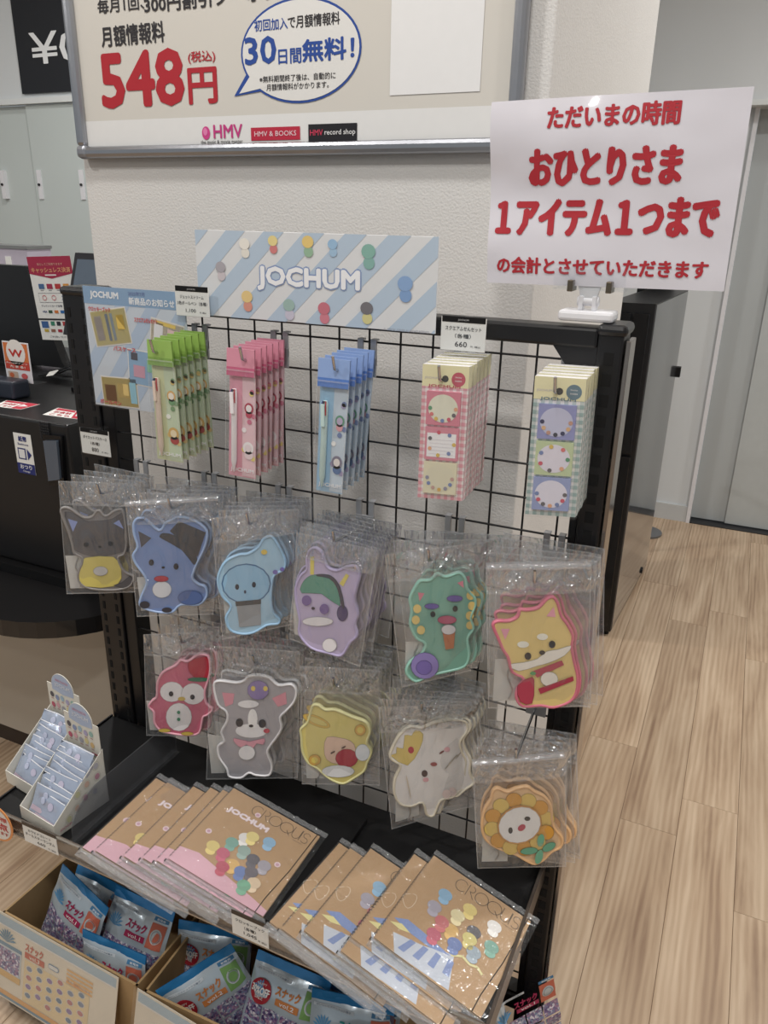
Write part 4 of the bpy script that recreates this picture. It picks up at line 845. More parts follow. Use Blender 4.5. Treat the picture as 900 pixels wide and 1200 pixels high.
# ------------------------------------------------------------------ packet cartons
CW, CD = .092, .112; CARTM = mat('carton_white_card', (226, 224, 214), .55)
FOIL = mat('pale_blue_foil', (188, 200, 222), .22, .45, var=.08, scale=120, bump=.3, bscale=60); FOILB = mat('packet_back_silver', (176, 170, 172), .3, .55, bump=.3, bscale=60)
def carton(x1, y0, yaw, label, nick, npk, seed):
    e = empty('packet_carton', (x1, y0, SZ+.0008), label, 'display carton', None, (0, 0, yaw))
    t = .0012; m = MB()
    m.box((-CW, 0, 0), (0, CD, t), CARTM); m.box((-CW, 0, 0), (0, t, .027), CARTM)
    for xx in (-CW, -t): m.slab([(xx, 0, 0), (xx, CD, 0), (xx, CD, .112), (xx, t, .027)], (t, 0, 0), CARTM)
    m.box((-CW, CD-t, 0), (0, CD, .100), CARTM); m.build('tray', e, recalc=True)
    hp = [(-CW, .092), (0, .092), (0, .160), (-.010, .160)]+[(-CW/2+.032*cos(a), .160+.030*sin(a)) for a in [pi*k/16 for k in range(17)]]+[(-CW+.010, .160), (-CW, .160)]
    h = MB().slab([(x, CD-.004, z) for x, z in hp], (0, t, 0), CARTM).build('header', e, recalc=True)
    P = Print(lambda u, v, q: Vector((u, CD-.004-q, v)), .0004)
    P.poly([(-CW/2+.031*cos(a), .160+.029*sin(a)) for a in [pi*k/16 for k in range(17)]]+[(-CW/2-.031, .150), (-CW/2, .146), (-CW/2+.031, .150)], (176, 192, 220), 1)
    P.text('JOCHUM', -CW/2-.022, .158, -CW/2+.022, .168, (222, 226, 238), 2, .04); P.text('BADGE COLLECTION', -CW/2-.018, .172, -CW/2+.018, .177, (216, 150, 176), 2, .02)
    cl = [(96, 94, 100), (140, 156, 196), (160, 190, 210), (176, 170, 206), (150, 190, 180), (206, 96, 120), (226, 170, 180), (170, 170, 180), (222, 210, 150), (226, 190, 130)]
    for k in range(10):
        uu = -CW+.012+.0148*(k % 5); vv = .137-.020*(k//5)-.003*(k % 2); P.ell(uu, vv, .0055, .0060, cl[k], 2, n=12); P.rect(uu-.004, vv-.0095, uu+.004, vv-.0082, (190, 130, 130), 2)
    P.rect(-.024, .095, -.004, .0985, (196, 96, 110), 2); P.build('header_print', h)
    P = Print(lambda u, v, q: Vector((q, u, v)), .0004)
    for k, (a, b) in enumerate([(.030, .020), (.048, .030), (.066, .040), (.086, .040), (.052, .056), (.072, .064), (.094, .066), (.094, .088)]):
        P.ring(a, b, .007, .0085, .0006, (196, 196, 180), 1, 14); P.ell(a, b, .0050, .0062, [(214, 214, 170), (222, 190, 170), (206, 150, 170), (190, 190, 200)][k % 4], 1.5, n=12)
    P.text('JOCHUM', .010, .006, .034, .012, (206, 130, 150), 2, .02); P.text('COLLECTION', .070, .082, .090, .087, (150, 150, 190), 2, .01, rot=.7); P.build('side_print', e)
    r = random.Random(seed); src = None
    R = Matrix.Rotation(yaw, 3, 'Z')
    for k in range(npk):
        yy = .006+(CD-.045)*k/(npk-1); lean = radians(-31+r.uniform(-6, 6)); w = .042
        if src is None or k % 4 == 0:
            m = MB(); sd = r.random()*50
            def pf(sg): return lambda a, b: Vector(((a-.5)*2*w, sg*(.0022*min(1, 5*min(a, 1-a))*min(1, 5*min(b, 1-b)))+.004*mn.noise(Vector((a*2.2+sd, b*1.5, 0)))+.0025*mn.noise(Vector((a*1.1+sd, 3, 0))), b*.050))
            m.grid(pf(1), 8, 6, FOILB).grid(pf(-1), 8, 6, FOIL)
            o = m.build('foil_packet', org=Vector((0, 0, 0))); src = o
            P = Print(lambda u, v, q: pf(-1)(u/(2*w)+.5, v/.050)-Vector((0, q, 0)), .0005)
            P.rect(-w+.001, .0480, w-.001, .0496, (226, 228, 234), 1, 8, 1); P.ell(-.012, .036, .006, .006, (186, 194, 220), 2, n=10); P.ell(.010, .033, .007, .007, (194, 190, 216), 2, n=10)
            P.rect(-w+.002, .004, w-.002, .012, (190, 170, 186), 1, 6, 2); P.build('packet_print', o)
        else: o = copy_tree(src)
        p = Vector((x1, y0, SZ+.0008))+R@Vector((-CW/2+r.uniform(-.002, .002), yy, .004+.060*k/(npk-1)))
        o.location = p; o.rotation_euler = (lean, r.uniform(-.05, .05), yaw+r.uniform(-.08, .08))
        tag(o, 'pale blue foil packet standing in the %s carton, %s' % (nick, 'frontmost' if k == 0 else 'rearmost' if k == npk-1 else '%s from the front' % ['', 'second', 'third', 'fourth', 'fifth', 'sixth', 'seventh', 'eighth', 'ninth', 'tenth', 'eleventh', 'twelfth', 'thirteenth'][k]), 'packet', 'foil packets in the %s carton' % nick)
carton(-.119, -.326, radians(-7), 'white open carton with rounded header, nearer the sketchbooks', 'right', 10, 4)
carton(-.217, -.272, radians(-7), 'white open carton with rounded header, left and farther back', 'left', 10, 9)

# ------------------------------------------------------------------ sketchbooks
KRAFT = mat('kraft_cover', (182, 150, 114), .6, var=.06, scale=25); PAGES = mat('page_edges', (222, 214, 200), .8)
def book(kind, bl, br, zl, zr, tl, label, group, BW, BH=.182):
    a = atZ(*bl, zl); b = atZ(*br, zr); U = (b-a); w = BW; U.normalize()
    V = atZ(*tl, zl)-a; V = (V-U*V.dot(U)).normalized(); Nn = U.cross(V).normalized()
    root = bpy.data.objects.new('sketchbook', None); COL.objects.link(root); root.empty_display_size = .02
    root.matrix_world = Matrix(((U.x, V.x, Nn.x, a.x), (U.y, V.y, Nn.y, a.y), (U.z, V.z, Nn.z, a.z), (0, 0, 0, 1)))
    ORG[root] = Vector((0, 0, 0)); tag(root, label, 'sketchbook', group)
    T_ = .0046
    MB().box((.0015, .0015, -T_+.0006), (w-.0015, BH-.0015, -.0006), PAGES).build('pages', root)
    cv = MB().box((0, 0, -.0006), (w, BH, 0), KRAFT).box((0, 0, -T_), (w, BH, -T_+.0006), KRAFT).build('cover', root)
    sp_ = MB()
    for k in range(30): sp_.tube([(-.0006+.0022*cos(t), .008+k*(BH-.016)/29, -T_/2+.0030*sin(t)) for t in [2*pi*j/8 for j in range(9)]], .00045, mat('dark_wire', (60, 54, 50), .4, .8), 4, False)
    sp_.build('wire_spiral', root)['kind'] = 'stuff'
    P = Print(lambda u, v, h: Vector((u, v, h)), .00016); s = w
    LN = (78, 66, 58)
    word = 'CROQUIS'; x = .30; widths = [.115, .085, .125, .135, .085, .02, .07]
    v = .90*BH; yv = 0
    for ch, wd in zip(word, widths):
        u0, u1 = x*s, (x+wd*.92)*s; cu_, ru_ = (u0+u1)/2, (u1-u0)/2; hh_ = .060*BH if ch in 'COQ' else .062*BH
        if ch == 'C': P.ring(cu_, v, ru_*1.05, hh_, .0009, LN, 2, 24, .7, 2*pi-.7)
        elif ch in 'OQ':
            P.ring(cu_, v, ru_*1.05, hh_, .0009, LN, 2, 28)
            if ch == 'Q': P.line([(cu_+ru_*.2, v-hh_*.4), (cu_+ru_, v-hh_*1.2)], .0009, LN, 2)
        elif ch == 'R': P.line([(u0, v-hh_), (u0, v+hh_)], .0009, LN, 2).ring(u0+ru_*.8, v+hh_*.45, ru_*.8, hh_*.5, .0009, LN, 2, 16, -pi/2, pi/2).line([(u0+ru_*.6, v), (u1, v-hh_)], .0009, LN, 2)
        elif ch == 'U': P.line([(u0, v+hh_), (u0, v-hh_*.3)], .0009, LN, 2).ring(cu_, v-hh_*.3, ru_, hh_*.7, .0009, LN, 2, 14, pi, 2*pi).line([(u1, v+hh_), (u1, v-hh_*.3)], .0009, LN, 2)
        elif ch == 'I': P.line([(u0, v-hh_), (u0, v+hh_)], .0009, LN, 2)
        elif ch == 'S': P.ring(cu_, v+hh_*.45, ru_, hh_*.5, .0009, LN, 2, 14, .3, 1.5*pi).ring(cu_, v-hh_*.5, ru_, hh_*.5, .0009, LN, 2, 14, -.8*pi, .5*pi)
        x += wd
    P.rect(.80*s, .815*BH, .90*s, .818*BH, LN, 2)
    if kind == 'pink':
        P.poly([(0, .16*BH), (.18*s, .20*BH), (w*.86, .09*BH), (w, .06*BH), (w, 0), (0, 0)], (226, 176, 192), 1)
        P.text('JOCHUM', .10*s, .715*BH, .56*s, .80*BH, (232, 206, 214), 2, .09); P.text('JOCHUM', .105*s, .72*BH, .555*s, .795*BH, (236, 222, 226), 3, .06)
        for a_, b_ in ((.11, .44), (.83, .50), (.38, .86)): P.ell(a_*s, b_*BH, .0052, .0050, (232, 206, 212), 2).ell(a_*s, b_*BH, .0030, .0028, (206, 160, 180), 3)
        bl_ = [(.24, .33, (230, 204, 110)), (.36, .46, (110, 166, 150)), (.43, .57, (232, 228, 224)), (.36, .32, (206, 84, 112)), (.50, .45, (140, 170, 160)), (.64, .66, (130, 180, 220)), (.50, .27, (228, 176, 90)), (.62, .42, (84, 82, 90)), (.60, .25, (92, 120, 186)), (.74, .42, (158, 152, 166)), (.44, .20, (196, 70, 90)), (.76, .22, (230, 200, 160)), (.68, .30, (96, 90, 100)), (.48, .62, (236, 214, 120)), (.70, .15, (110, 176, 140))]
    else:
        P.poly([(.10*s, .14*BH), (.36*s, .20*BH), (.60*s, .30*BH), (.66*s, .13*BH), (.70*s, .02*BH), (.20*s, .0*BH)], (196, 204, 218), 1)
        for k in range(4): P.poly([(.20*s+k*.13*s, .05*BH+k*.02*BH), (.26*s+k*.13*s, .05*BH+k*.02*BH), (.30*s+k*.11*s, .18*BH+k*.02*BH), (.25*s+k*.11*s, .18*BH+k*.02*BH)], (130, 150, 200), 1.8)
        P.poly([(.04*s, .25*BH), (.14*s, .31*BH), (.30*s, .30*BH), (.58*s, .27*BH), (.40*s, .22*BH), (.20*s, .22*BH)], (130, 152, 206), 2)
        P.poly([(.03*s, .20*BH), (.12*s, .245*BH), (.22*s, .22*BH), (.13*s, .19*BH)], (230, 220, 150), 3); P.line([(.58*s, .28*BH), (.66*s, .33*BH), (.74*s, .31*BH), (.80*s, .33*BH), (.86*s, .30*BH)], .0035, (230, 222, 160), 3)
        P.line([(.05*s+.05*s*math.sin(t)*(1.2), .47*BH+.07*BH*cos(t)+.02*BH*sin(2*t)) for t in [k*.5 for k in range(13)]], .0006, (236, 222, 200), 2)
        bl_ = [(.28, .72, (120, 170, 210)), (.52, .74, (232, 206, 110)), (.26, .56, (158, 152, 170)), (.46, .62, (236, 220, 160)), (.76, .74, (236, 234, 230)), (.48, .47, (228, 176, 90)), (.64, .58, (80, 78, 84)), (.82, .56, (110, 170, 150)), (.38, .34, (200, 80, 104)), (.56, .38, (92, 116, 180)), (.72, .42, (150, 170, 186)), (.38, .48, (206, 96, 100)), (.64, .50, (216, 200, 110))]
        r2 = random.Random(2)
        for k in range(26): P.ell(r2.uniform(.08, .95)*s, r2.uniform(.12, .85)*BH, .0009, .0009, (230, 214, 190), 1.5, n=8)
    for k, (a_, b_, c_) in enumerate(bl_): # plain coloured shapes in place of the artwork
        c_ = tuple(v*.82+36 for v in c_); P.ell(a_*s, b_*BH, .0112, .0098, c_, 4+k*.2, n=16).ell(a_*s+.002, b_*BH-.0105, .0085, .0070, tuple(min(250, q*1.08) for q in c_), 3.6+k*.2, n=12)
    P.build('cover_print', cv)
    MB().tube([(w*.97, BH*1.0, .0006), (w*.955, BH*.5, .0006), (w*.92, BH*.15, .0006), (w*.92, -.001, .0006)], .00065, BLACK2, 6).build('elastic_band', root)
    # sleeve: film over the cover, rolled bottom edge and crinkled top flap
    hs = sum(ord(c_) for c_ in label)
    G = MB().grid(lambda p, q: Vector((-.002+(w+.012)*p, -.002+(BH+.006)*q, .0014+.0012*mn.noise(Vector((p*9+hs, q*9, 0))))), 12, 12, SLEEVE)
    so = G.build('clear_sleeve', root)
    G = MB().grid(lambda p, q: Vector((-.002+(w+.012)*p, BH+.002+.010*q, .0010+.0032*mn.noise(Vector((p*26+hs, q*5, 0))))), 40, 3, SEAL)
    G.tube([(-.002+(w+.008)*k/16, -.0035+.0012*mn.noise(Vector((k*.8, hs, 0))), -.0018) for k in range(17)], .0026, SEAL, 8, False)
    G.grid(lambda p, q: Vector((-.003+(w+.012)*p, -.004-.010*q, -.002-.0028*q+.0020*mn.noise(Vector((p*20+hs, q*4, 0))))), 30, 3, SEAL)
    G.build('sealed_edge', so)
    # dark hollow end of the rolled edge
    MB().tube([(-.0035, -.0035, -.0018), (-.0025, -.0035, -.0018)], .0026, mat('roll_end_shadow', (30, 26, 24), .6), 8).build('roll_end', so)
LBL = [(96.7, 993), (111.7, 996.7), (145, 1003), (167.3, 1005), (183.3, 1008), (197.3, 1006)]
LTL = [(188, 911.7), (192, 910.7), (226.7, 913.3), (248.3, 916), (262.7, 917.7), (279, 916)]
dL = (313-197.3, 1077-1006)
RBL = [(316, 1080), (330, 1088), (356, 1090), (399, 1114), (412, 1098), (438, 1098)]
RTL = [(376, 984), (396, 981), (428, 987), (452, 997), (480, 996), (498, 988)]
dR = (562-438, 1192-1098)
LAB = ['leftmost and lowest', 'second from left', 'third from left', 'fourth from left', 'fifth from left', 'frontmost, its whole cover showing']
for i in range(6):
    k = 5-i
    book('pink', LBL[i], (LBL[i][0]+dL[0]*.93+(0), LBL[i][1]+dL[1]*.93), .497, .459, LTL[i], 'kraft sketchbook with pink band, %s' % LAB[i], 'pink-banded sketchbooks in sleeves', .176, .178)
for i in range(6):
    book('ribbon', RBL[i], (RBL[i][0]+dR[0]*.93, RBL[i][1]+dR[1]*.93), .495, .459, RTL[i], 'kraft sketchbook with blue striped ribbon print, %s' % LAB[i], 'ribbon-print sketchbooks in sleeves', .172, .182)

# ------------------------------------------------------------------ snack boxes under the shelf
def cbox(x0, x1, y0, y1, z0, z1, yaw, label):
    e = empty('cardboard_box', (x0, y0, z0), label, 'cardboard box', None, (0, 0, yaw)); W_, D_, H_ = x1-x0, y1-y0, z1-z0; t = .004
    MB().box((0, 0, 0), (W_, D_, t), CARD).box((0, 0, 0), (W_, t, H_), CARD).box((0, D_-t, 0), (W_, D_, H_), CARD).box((0, 0, 0), (t, D_, H_), CARD).box((W_-t, 0, 0), (W_, D_, H_), CARD).build('box_body', e)
    return e
BZ = .0505
b1 = cbox(-.283, .045, -.335, -.10, BZ, .212, radians(-1.5), 'left cardboard box of snack bags with an orange and blue card front')
b2 = cbox(.062, .590, -.345, -.09, BZ, .212, radians(1.5), 'right cardboard box of snack bags beside the slotted post')
# printed front cards in clear holders
def front_card(px0, px1, y, zt, h, label, full):
    a = atZ(*px0, zt); b = atZ(*px1, zt); ux = (b-a); w = ux.length; ux.normalize(); nn = Vector((ux.y, -ux.x, 0)); lean = (Vector((0, 0, -1))*.97+nn*.24).normalized(); fn = ux.cross(lean)*-1
    if fn.dot(nn) < 0: fn = -fn
    e = empty('menu_card', a+lean*h, label, 'card'); f = lambda u, v, hh_: a+ux*u+lean*(h-v)+fn*hh_
    m = MB(); vs = [f(u, v, q) for q in (0, -.001) for u, v in ((0, 0), (w, 0), (w, h), (0, h))]
    m.add(vs, [(0, 1, 2, 3), (5, 4, 7, 6), (0, 4, 5, 1), (1, 5, 6, 2), (2, 6, 7, 3), (3, 7, 4, 0)], mat('card_cream', (222, 212, 194), .5)); s = m.build('card_sheet', e)
    P = Print(f, .0003)
    P.rect(.004, h-.022, w-.004, h-.004, (170, 190, 200), 1); P.rect(.004, h-.024, w-.004, h-.021, (226, 222, 212), 2)
    if full:
        P.rect(.012, h-.125, .092, h-.055, (200, 206, 206), 2); P.rect(.012, h-.062, .092, h-.055, (120, 150, 170), 3); P.rect(.016, h-.11, .088, h-.066, MC['collage'], 3); P.rect(.012, h-.125, .092, h-.112, (222, 180, 120), 3)
        P.text('スナック', .100, h-.048, .146, h-.032, (206, 110, 90), 3, .04); P.rect(.100, h-.062, .150, h-.050, (206, 110, 90), 3); P.text('vol.3', .112, h-.060, .138, h-.052, (232, 220, 206), 4, .03)
        P.rect(.100, h-.150, .262, h-.066, (230, 206, 160), 2)
        cc_ = [(140, 150, 170), (196, 130, 130), (150, 130, 170), (120, 140, 160)]
        for i in range(6):
            for j in range(4):
                P.ell(.114+.026*i, h-.080-.018*j+(.009 if i % 2 else 0), .0088, .0062, (222, 214, 206), 3, n=14).ell(.114+.026*i, h-.080-.018*j+(.009 if i % 2 else 0), .0068, .0048, cc_[(i*3+j) % 4], 4, n=12)
        P.rrect(.160, h-.056, .186, h-.046, .004, (120, 150, 180), 3); P.rrect(.1615, h-.0545, .1845, h-.0475, .003, (222, 220, 214), 4)
        for k in range(4): P.rect(.205, h-.040-.008*k, .268, h-.036-.008*k, (230, 180, 120), 3)
        P.text('ガム風味ソフト', .205, h-.064, .264, h-.056, (230, 160, 110), 3, .02)
        P.rect(.004, .004, w-.004, .018, (226, 170, 110), 2); P.rect(.004, .004, w-.004, .009, (120, 150, 170), 3)
        c_ = (110, 150, 176)
    else: c_ = (110, 150, 176)
    for k in range(9):
        an_ = pi*(.1+.8*k/8); cx_ = .052 if full else w*.30; P.poly([(cx_, h-.052), (cx_+.018*cos(an_-.10), h-.052+.022*sin(an_-.10)), (cx_+.026*cos(an_), h-.052+.026*sin(an_)), (cx_+.018*cos(an_+.10), h-.052+.022*sin(an_+.10))], c_, 3)
    P.build('card_print', s)
    m = MB(); vs = [f(u, v, q) for q in (.0035, .0042) for u, v in ((-.004, -.004), (w+.004, -.004), (w+.004, h+.003), (-.004, h+.003))]
    m.add(vs, [(0, 1, 2, 3), (5, 4, 7, 6), (0, 4, 5, 1), (1, 5, 6, 2), (2, 6, 7, 3), (3, 7, 4, 0)], CLEAR); m.build('clear_holder', e)
def collage():
    m = bpy.data.materials.new('collage'); m.use_nodes = True; nt = m.node_tree; N = nt.nodes; Lk = nt.links.new; b = N['Principled BSDF']
    tc = N.new('ShaderNodeTexCoord'); vo = N.new('ShaderNodeTexVoronoi'); vo.inputs['Scale'].default_value = 260; Lk(tc.outputs['Object'], vo.inputs['Vector'])
    nz = N.new('ShaderNodeTexNoise'); nz.inputs['Scale'].default_value = 90; Lk(tc.outputs['Object'], nz.inputs['Vector'])
    mx = N.new('ShaderNodeMath'); mx.operation = 'ADD'; sp = N.new('ShaderNodeSeparateColor'); Lk(vo.outputs['Color'], sp.inputs[0]); Lk(sp.outputs[0], mx.inputs[0]); Lk(nz.outputs['Fac'], mx.inputs[1])
    ml = N.new('ShaderNodeMath'); ml.operation = 'MULTIPLY'; ml.inputs[1].default_value = .66; Lk(mx.outputs[0], ml.inputs[0])
    cr = N.new('ShaderNodeValToRGB'); e = cr.color_ramp.elements; e[0].position = .15; e[0].color = (*srgb((50, 40, 76)), 1); e[1].position = .95; e[1].color = (*srgb((222, 216, 226)), 1)
    for p, c in ((.35, (84, 72, 116)), (.48, (136, 112, 156)), (.58, (112, 142, 172)), (.68, (178, 134, 160)), (.78, (90, 96, 130)), (.86, (176, 184, 200))): k = e.new(p); k.color = (*srgb(c), 1)
    Lk(ml.outputs[0], cr.inputs[0]); Lk(cr.outputs[0], b.inputs['Base Color']); b.inputs['Roughness'].default_value = .3; MC['collage'] = m
collage()
front_card((-12, 1061), (139, 1146), 0, .214, .170, 'cream card with blue top band and rows of small oval pictures', True)
front_card((161, 1158), (330, 1262), 0, .214, .170, 'cream card with blue band leaning on the right snack box', False)
# snack bags
SB = mat('bag_foil_silver_blue', (196, 210, 220), .25, .25, bump=.35, bscale=40, coat=.5)
SBT = mat('bag_top_blue', (54, 140, 204), .25, .2, bump=.3, bscale=60, coat=.4); SBK = mat('bag_dark_side', (110, 100, 120), .35, .3)
def snack(tl, tr_, zl, zr, lean, tint, sale, label, w=.140, h=.175, k=0):
    a = atZ(*tl, zl); b = atZ(*tr_, zr); U = (b-a).normalized()
    Vv = Vector((0, sin(lean), cos(lean))); V = (Vv-U*Vv.dot(U)).normalized(); Nn = U.cross(V).normalized()
    root = bpy.data.objects.new('snack_bag', None); COL.objects.link(root); root.empty_display_size = .02
    root.matrix_world = Matrix(((U.x, V.x, Nn.x, a.x), (U.y, V.y, Nn.y, a.y), (U.z, V.z, Nn.z, a.z), (0, 0, 0, 1)))
    ORG[root] = Vector((0, 0, 0)); tag(root, label, 'snack bag', 'snack bags in the cardboard boxes')
    def f(u, v, hh_, sg=1):  # v measured down from the top
        aa, bb = min(1, max(0, u/w)), min(1, max(0, v/h)); e = (max(0, sin(pi*aa))**.6)*(max(0, sin(pi*min(1, max(0, (bb-.10)/.90))))**.55)
        n_ = mn.noise(Vector((aa*4+k*5, bb*4, sg)))*.005*min(1, bb*6)+mn.noise(Vector((aa*12+k*5, bb*10, sg)))*.0016
        return Vector((u, -v, sg*(.017*e+.0006)+n_+hh_*sg))
    m = MB().grid(lambda p, q: f(w*p, h*(.09+.91*q), 0), 18, 20, SB).grid(lambda p, q: f(w*p, h*(.09+.91*q), 0, -1), 12, 14, SBK); body = m.build('foil_bag', root)
    MB().grid(lambda p, q: f(w*p, h*.10*q, 0.0004), 18, 3, SBT).grid(lambda p, q: f(w*p, h*.10*q, 0, -1), 12, 2, SBT).build('top_seal', root)
    P = Print(lambda u, v, hh_: f(u, h-v, hh_+.0003), .0004); T_ = h
    P.rect(.005, h*.845, .075, h*.875, (206, 216, 224), 1, 8, 1); P.text('おいしいビスケットのお菓子', .010, h*.852, .070, h*.868, (120, 140, 160), 2, .01)
    for q in range(9): an_ = pi*(.08+.84*q/8); P.poly([(.026, h*.66), (.026+.014*cos(an_-.12), h*.66+.018*sin(an_-.12)), (.026+.021*cos(an_), h*.66+.023*sin(an_)), (.026+.014*cos(an_+.12), h*.66+.018*sin(an_+.12))], (84, 150, 200), 2)
    P.text('スナック', .052, h*.70, .098, h*.79, tint, 3, .05); P.rect(.056, h*.62, .100, h*.68, tint, 3, 6, 2); P.text('vol.1' if tint[0] < 190 else 'vol.2', .064, h*.632, .092, h*.668, (232, 228, 228), 4, .03)
    P.rect(.104, h*.86, .134, h*.895, (66, 130, 180), 2, 4, 1); P.text('新発売', .110, h*.866, .128, h*.888, (230, 236, 240), 3, .02)
    gc_ = (214, 110, 84) if tint[0] < 190 else (126, 176, 96)
    P.rect(.104, h*.60, .134, h*.84, gc_, 2, 4, 4); P.ell(.119, h*.72, .0115, .0125, (196, 204, 206), 3, n=16); P.ring(.119, h*.72, .0085, .0095, .0014, (150, 160, 166), 4, 14)
    for i in range(4):
        for j in range(3): P.rect(.006+.033*i, h*(.06+.172*j), .006+.033*i+.0305, h*(.06+.172*j+.155), MC['collage'], 2, 4, 3)
    if sale: P.ell(.026, h*.68, .020, .020, (176, 32, 46), 5, n=24).text('HAPPY', .017, h*.735, .035, h*.755, (232, 216, 210), 6, .01).text('30%OFF', .0085, h*.655, .0435, h*.72, (238, 232, 228), 6, .04).text('SALE', .018, h*.612, .034, h*.64, (232, 216, 210), 6, .02)
    P.build('bag_print', body)
MG = (176, 36, 84); OR = (214, 130, 66)
snack((74, 1012), (146, 1082), .262, .232, .35, MG, False, 'blue-topped snack bag tilted steeply at the left box\'s rear corner', k=1)
snack((137, 1037), (207, 1070), .245, .245, .55, MG, False, 'blue-topped snack bag lying back in the middle of the left box', k=2)
snack((97, 1088), (176, 1122), .232, .232, .12, MG, False, 'blue-topped snack bag upright at the front of the left box', k=3)
snack((92, 1012), (158, 1046), .215, .215, .5, MG, False, 'snack bag in deep shade at the back of the left box', k=4)
snack((210, 1077), (288, 1092), .236, .236, .25, OR, True, 'snack bag with red sale sticker standing at the back of the right box', k=5)
snack((182, 1161), (263, 1110), .215, .262, .30, OR, True, 'snack bag with red sale sticker propped steeply at the right box\'s front left', k=6)
snack((303, 1112), (381, 1146), .250, .240, .45, OR, True, 'snack bag with red sale sticker in the centre of the right box', k=7)
snack((366, 1157), (469, 1180), .245, .245, .25, (40, 150, 150), False, 'snack bag with teal lettering at the front of the right box', k=8)
snack((381, 1143), (452, 1168), .225, .225, .40, MG, False, 'snack bag behind the teal-lettered bag', k=9)
snack((566, 1174), (597, 1158), .205, .215, .1, MG, False, 'snack bag tucked at the right end beside the slotted post', w=.036, k=10)

# ------------------------------------------------------------------ self register on the left
RY = .182; RT = 1.0; RXR = -.525
rg = empty('register_body', (-.9, .5, .6), 'large matte black self-checkout register cabinet left of the rack', 'register')
RB = mat('register_black', (22, 22, 24), .34, var=.15)
MB().box((-1.9, RY, .625), (RXR, .50, RT), RB).build('front_housing', rg, bevel=.006)
MB().box((-1.9, .50, .625), (RXR, 1.0, RT-.004), RB).build('rear_deck', rg, bevel=.003)
slab = [(-1.9, -.02), (-.62, -.02)]+[(-.62+.26*sin(a), .24-.26*cos(a)) for a in [radians(k*9) for k in range(1, 11)]]+[(-.36, .5), (-1.9, .5)]
ct = MB().slab([(x, y, .560) for x, y in slab], (0, 0, .040), mat('black_counter_edge', (24, 23, 24), .3, coat=.3)).build('counter_shelf', label='black counter shelf with rounded corner under the register', cat='counter', recalc=True, bevel=.003)
MB().box((-1.9, .16, .60), (RXR-.03, .46, .625), BLACK2).build('under_plinth', rg)
cbn = empty('counter_cabinet', (-1.1, .35, 0), 'beige counter cabinet with dark kick strip below the black counter shelf', 'cabinet')
MB().box((-2.4, .205, .062), (PX0-.004, .85, .558), BEIGE).build('cabinet_body', cbn)
MB().box((-2.4, .215, 0), (PX0-.008, .80, .062), mat('dark_kick', (54, 44, 38), .5)).build('kick_strip', cbn)
MB().box((-.60, .206, .10), (-.40, .21, .14), BEIGE)
# change slot decal and outlet window
fy = RY-.0006
def pxr(y, *pts): return [(atY(*p, y).x, atY(*p, y).z) for p in pts]
dc = empty('change_decal', (-.6, fy, .95), 'white and navy change decal on the register front', 'decal')
q = pxr(fy, (15, 508), (36, 510), (44, 557), (21, 553))
du0, du1 = min(p[0] for p in q)+.004, max(p[0] for p in q)-.004; dv0, dv1 = min(p[1] for p in q), max(p[1] for p in q)
MB().box((du0, fy-.0006, dv0), (du1, fy, dv1), WHITECARD).build('decal_sheet', dc)
P = Print(flatY(fy-.0006), .0004); w_, h_ = du1-du0, dv1-dv0; NV = (44, 52, 120)
P.rect(du0, dv0, du1, dv0+h_*.26, NV, 1); P.text('おつり', du0+w_*.16, dv0+h_*.12, du0+w_*.84, dv0+h_*.23, (226, 228, 236), 2, .03); P.text('Change', du0+w_*.3, dv0+h_*.03, du0+w_*.7, dv0+h_*.09, (226, 228, 236), 2, .01)
P.text('紙幣', du0+w_*.26, dv0+h_*.80, du0+w_*.74, dv0+h_*.94, NV, 1, .04); P.text('Banknote', du0+w_*.2, dv0+h_*.71, du0+w_*.8, dv0+h_*.77, NV, 1, .01)
P.rect(du0+w_*.14, dv0+h_*.36, du0+w_*.6, dv0+h_*.64, NV, 1); P.rect(du0+w_*.20, dv0+h_*.39, du0+w_*.54, dv0+h_*.61, (226, 226, 228), 2); P.poly([(du0+w_*.68, dv0+h_*.36), (du0+w_*.92, dv0+h_*.5), (du0+w_*.68, dv0+h_*.64)], NV, 2)
P.build('decal_print', dc)
ow = empty('coin_outlet', (-.56, RY, .9), 'translucent blue-grey moulded coin outlet cup on the register front', 'coin outlet')
c1 = atY(54, 508, RY); c2 = atY(74, 508, RY); c3 = atY(79, 566, RY); c4 = atY(62, 568, RY); c5 = atY(57, 545, RY)
MB().slab([c1, c2+Vector((.002, 0, -.004)), c3, c4, c5], (0, -.010, 0), BLK_GLOSS).build('outlet_frame', ow, recalc=True, bevel=.003)
cen = (c1+c2+c3+c4)/4
MB().slab([cen+(p-cen)*.78+Vector((0, -.0101, 0)) for p in (c1, c2, c3, c4)], (0, -.006, 0), mat('blue_grey_resin', (84, 94, 108), .15, coat=.5)).build('outlet_cup', ow, recalc=True, bevel=.003)
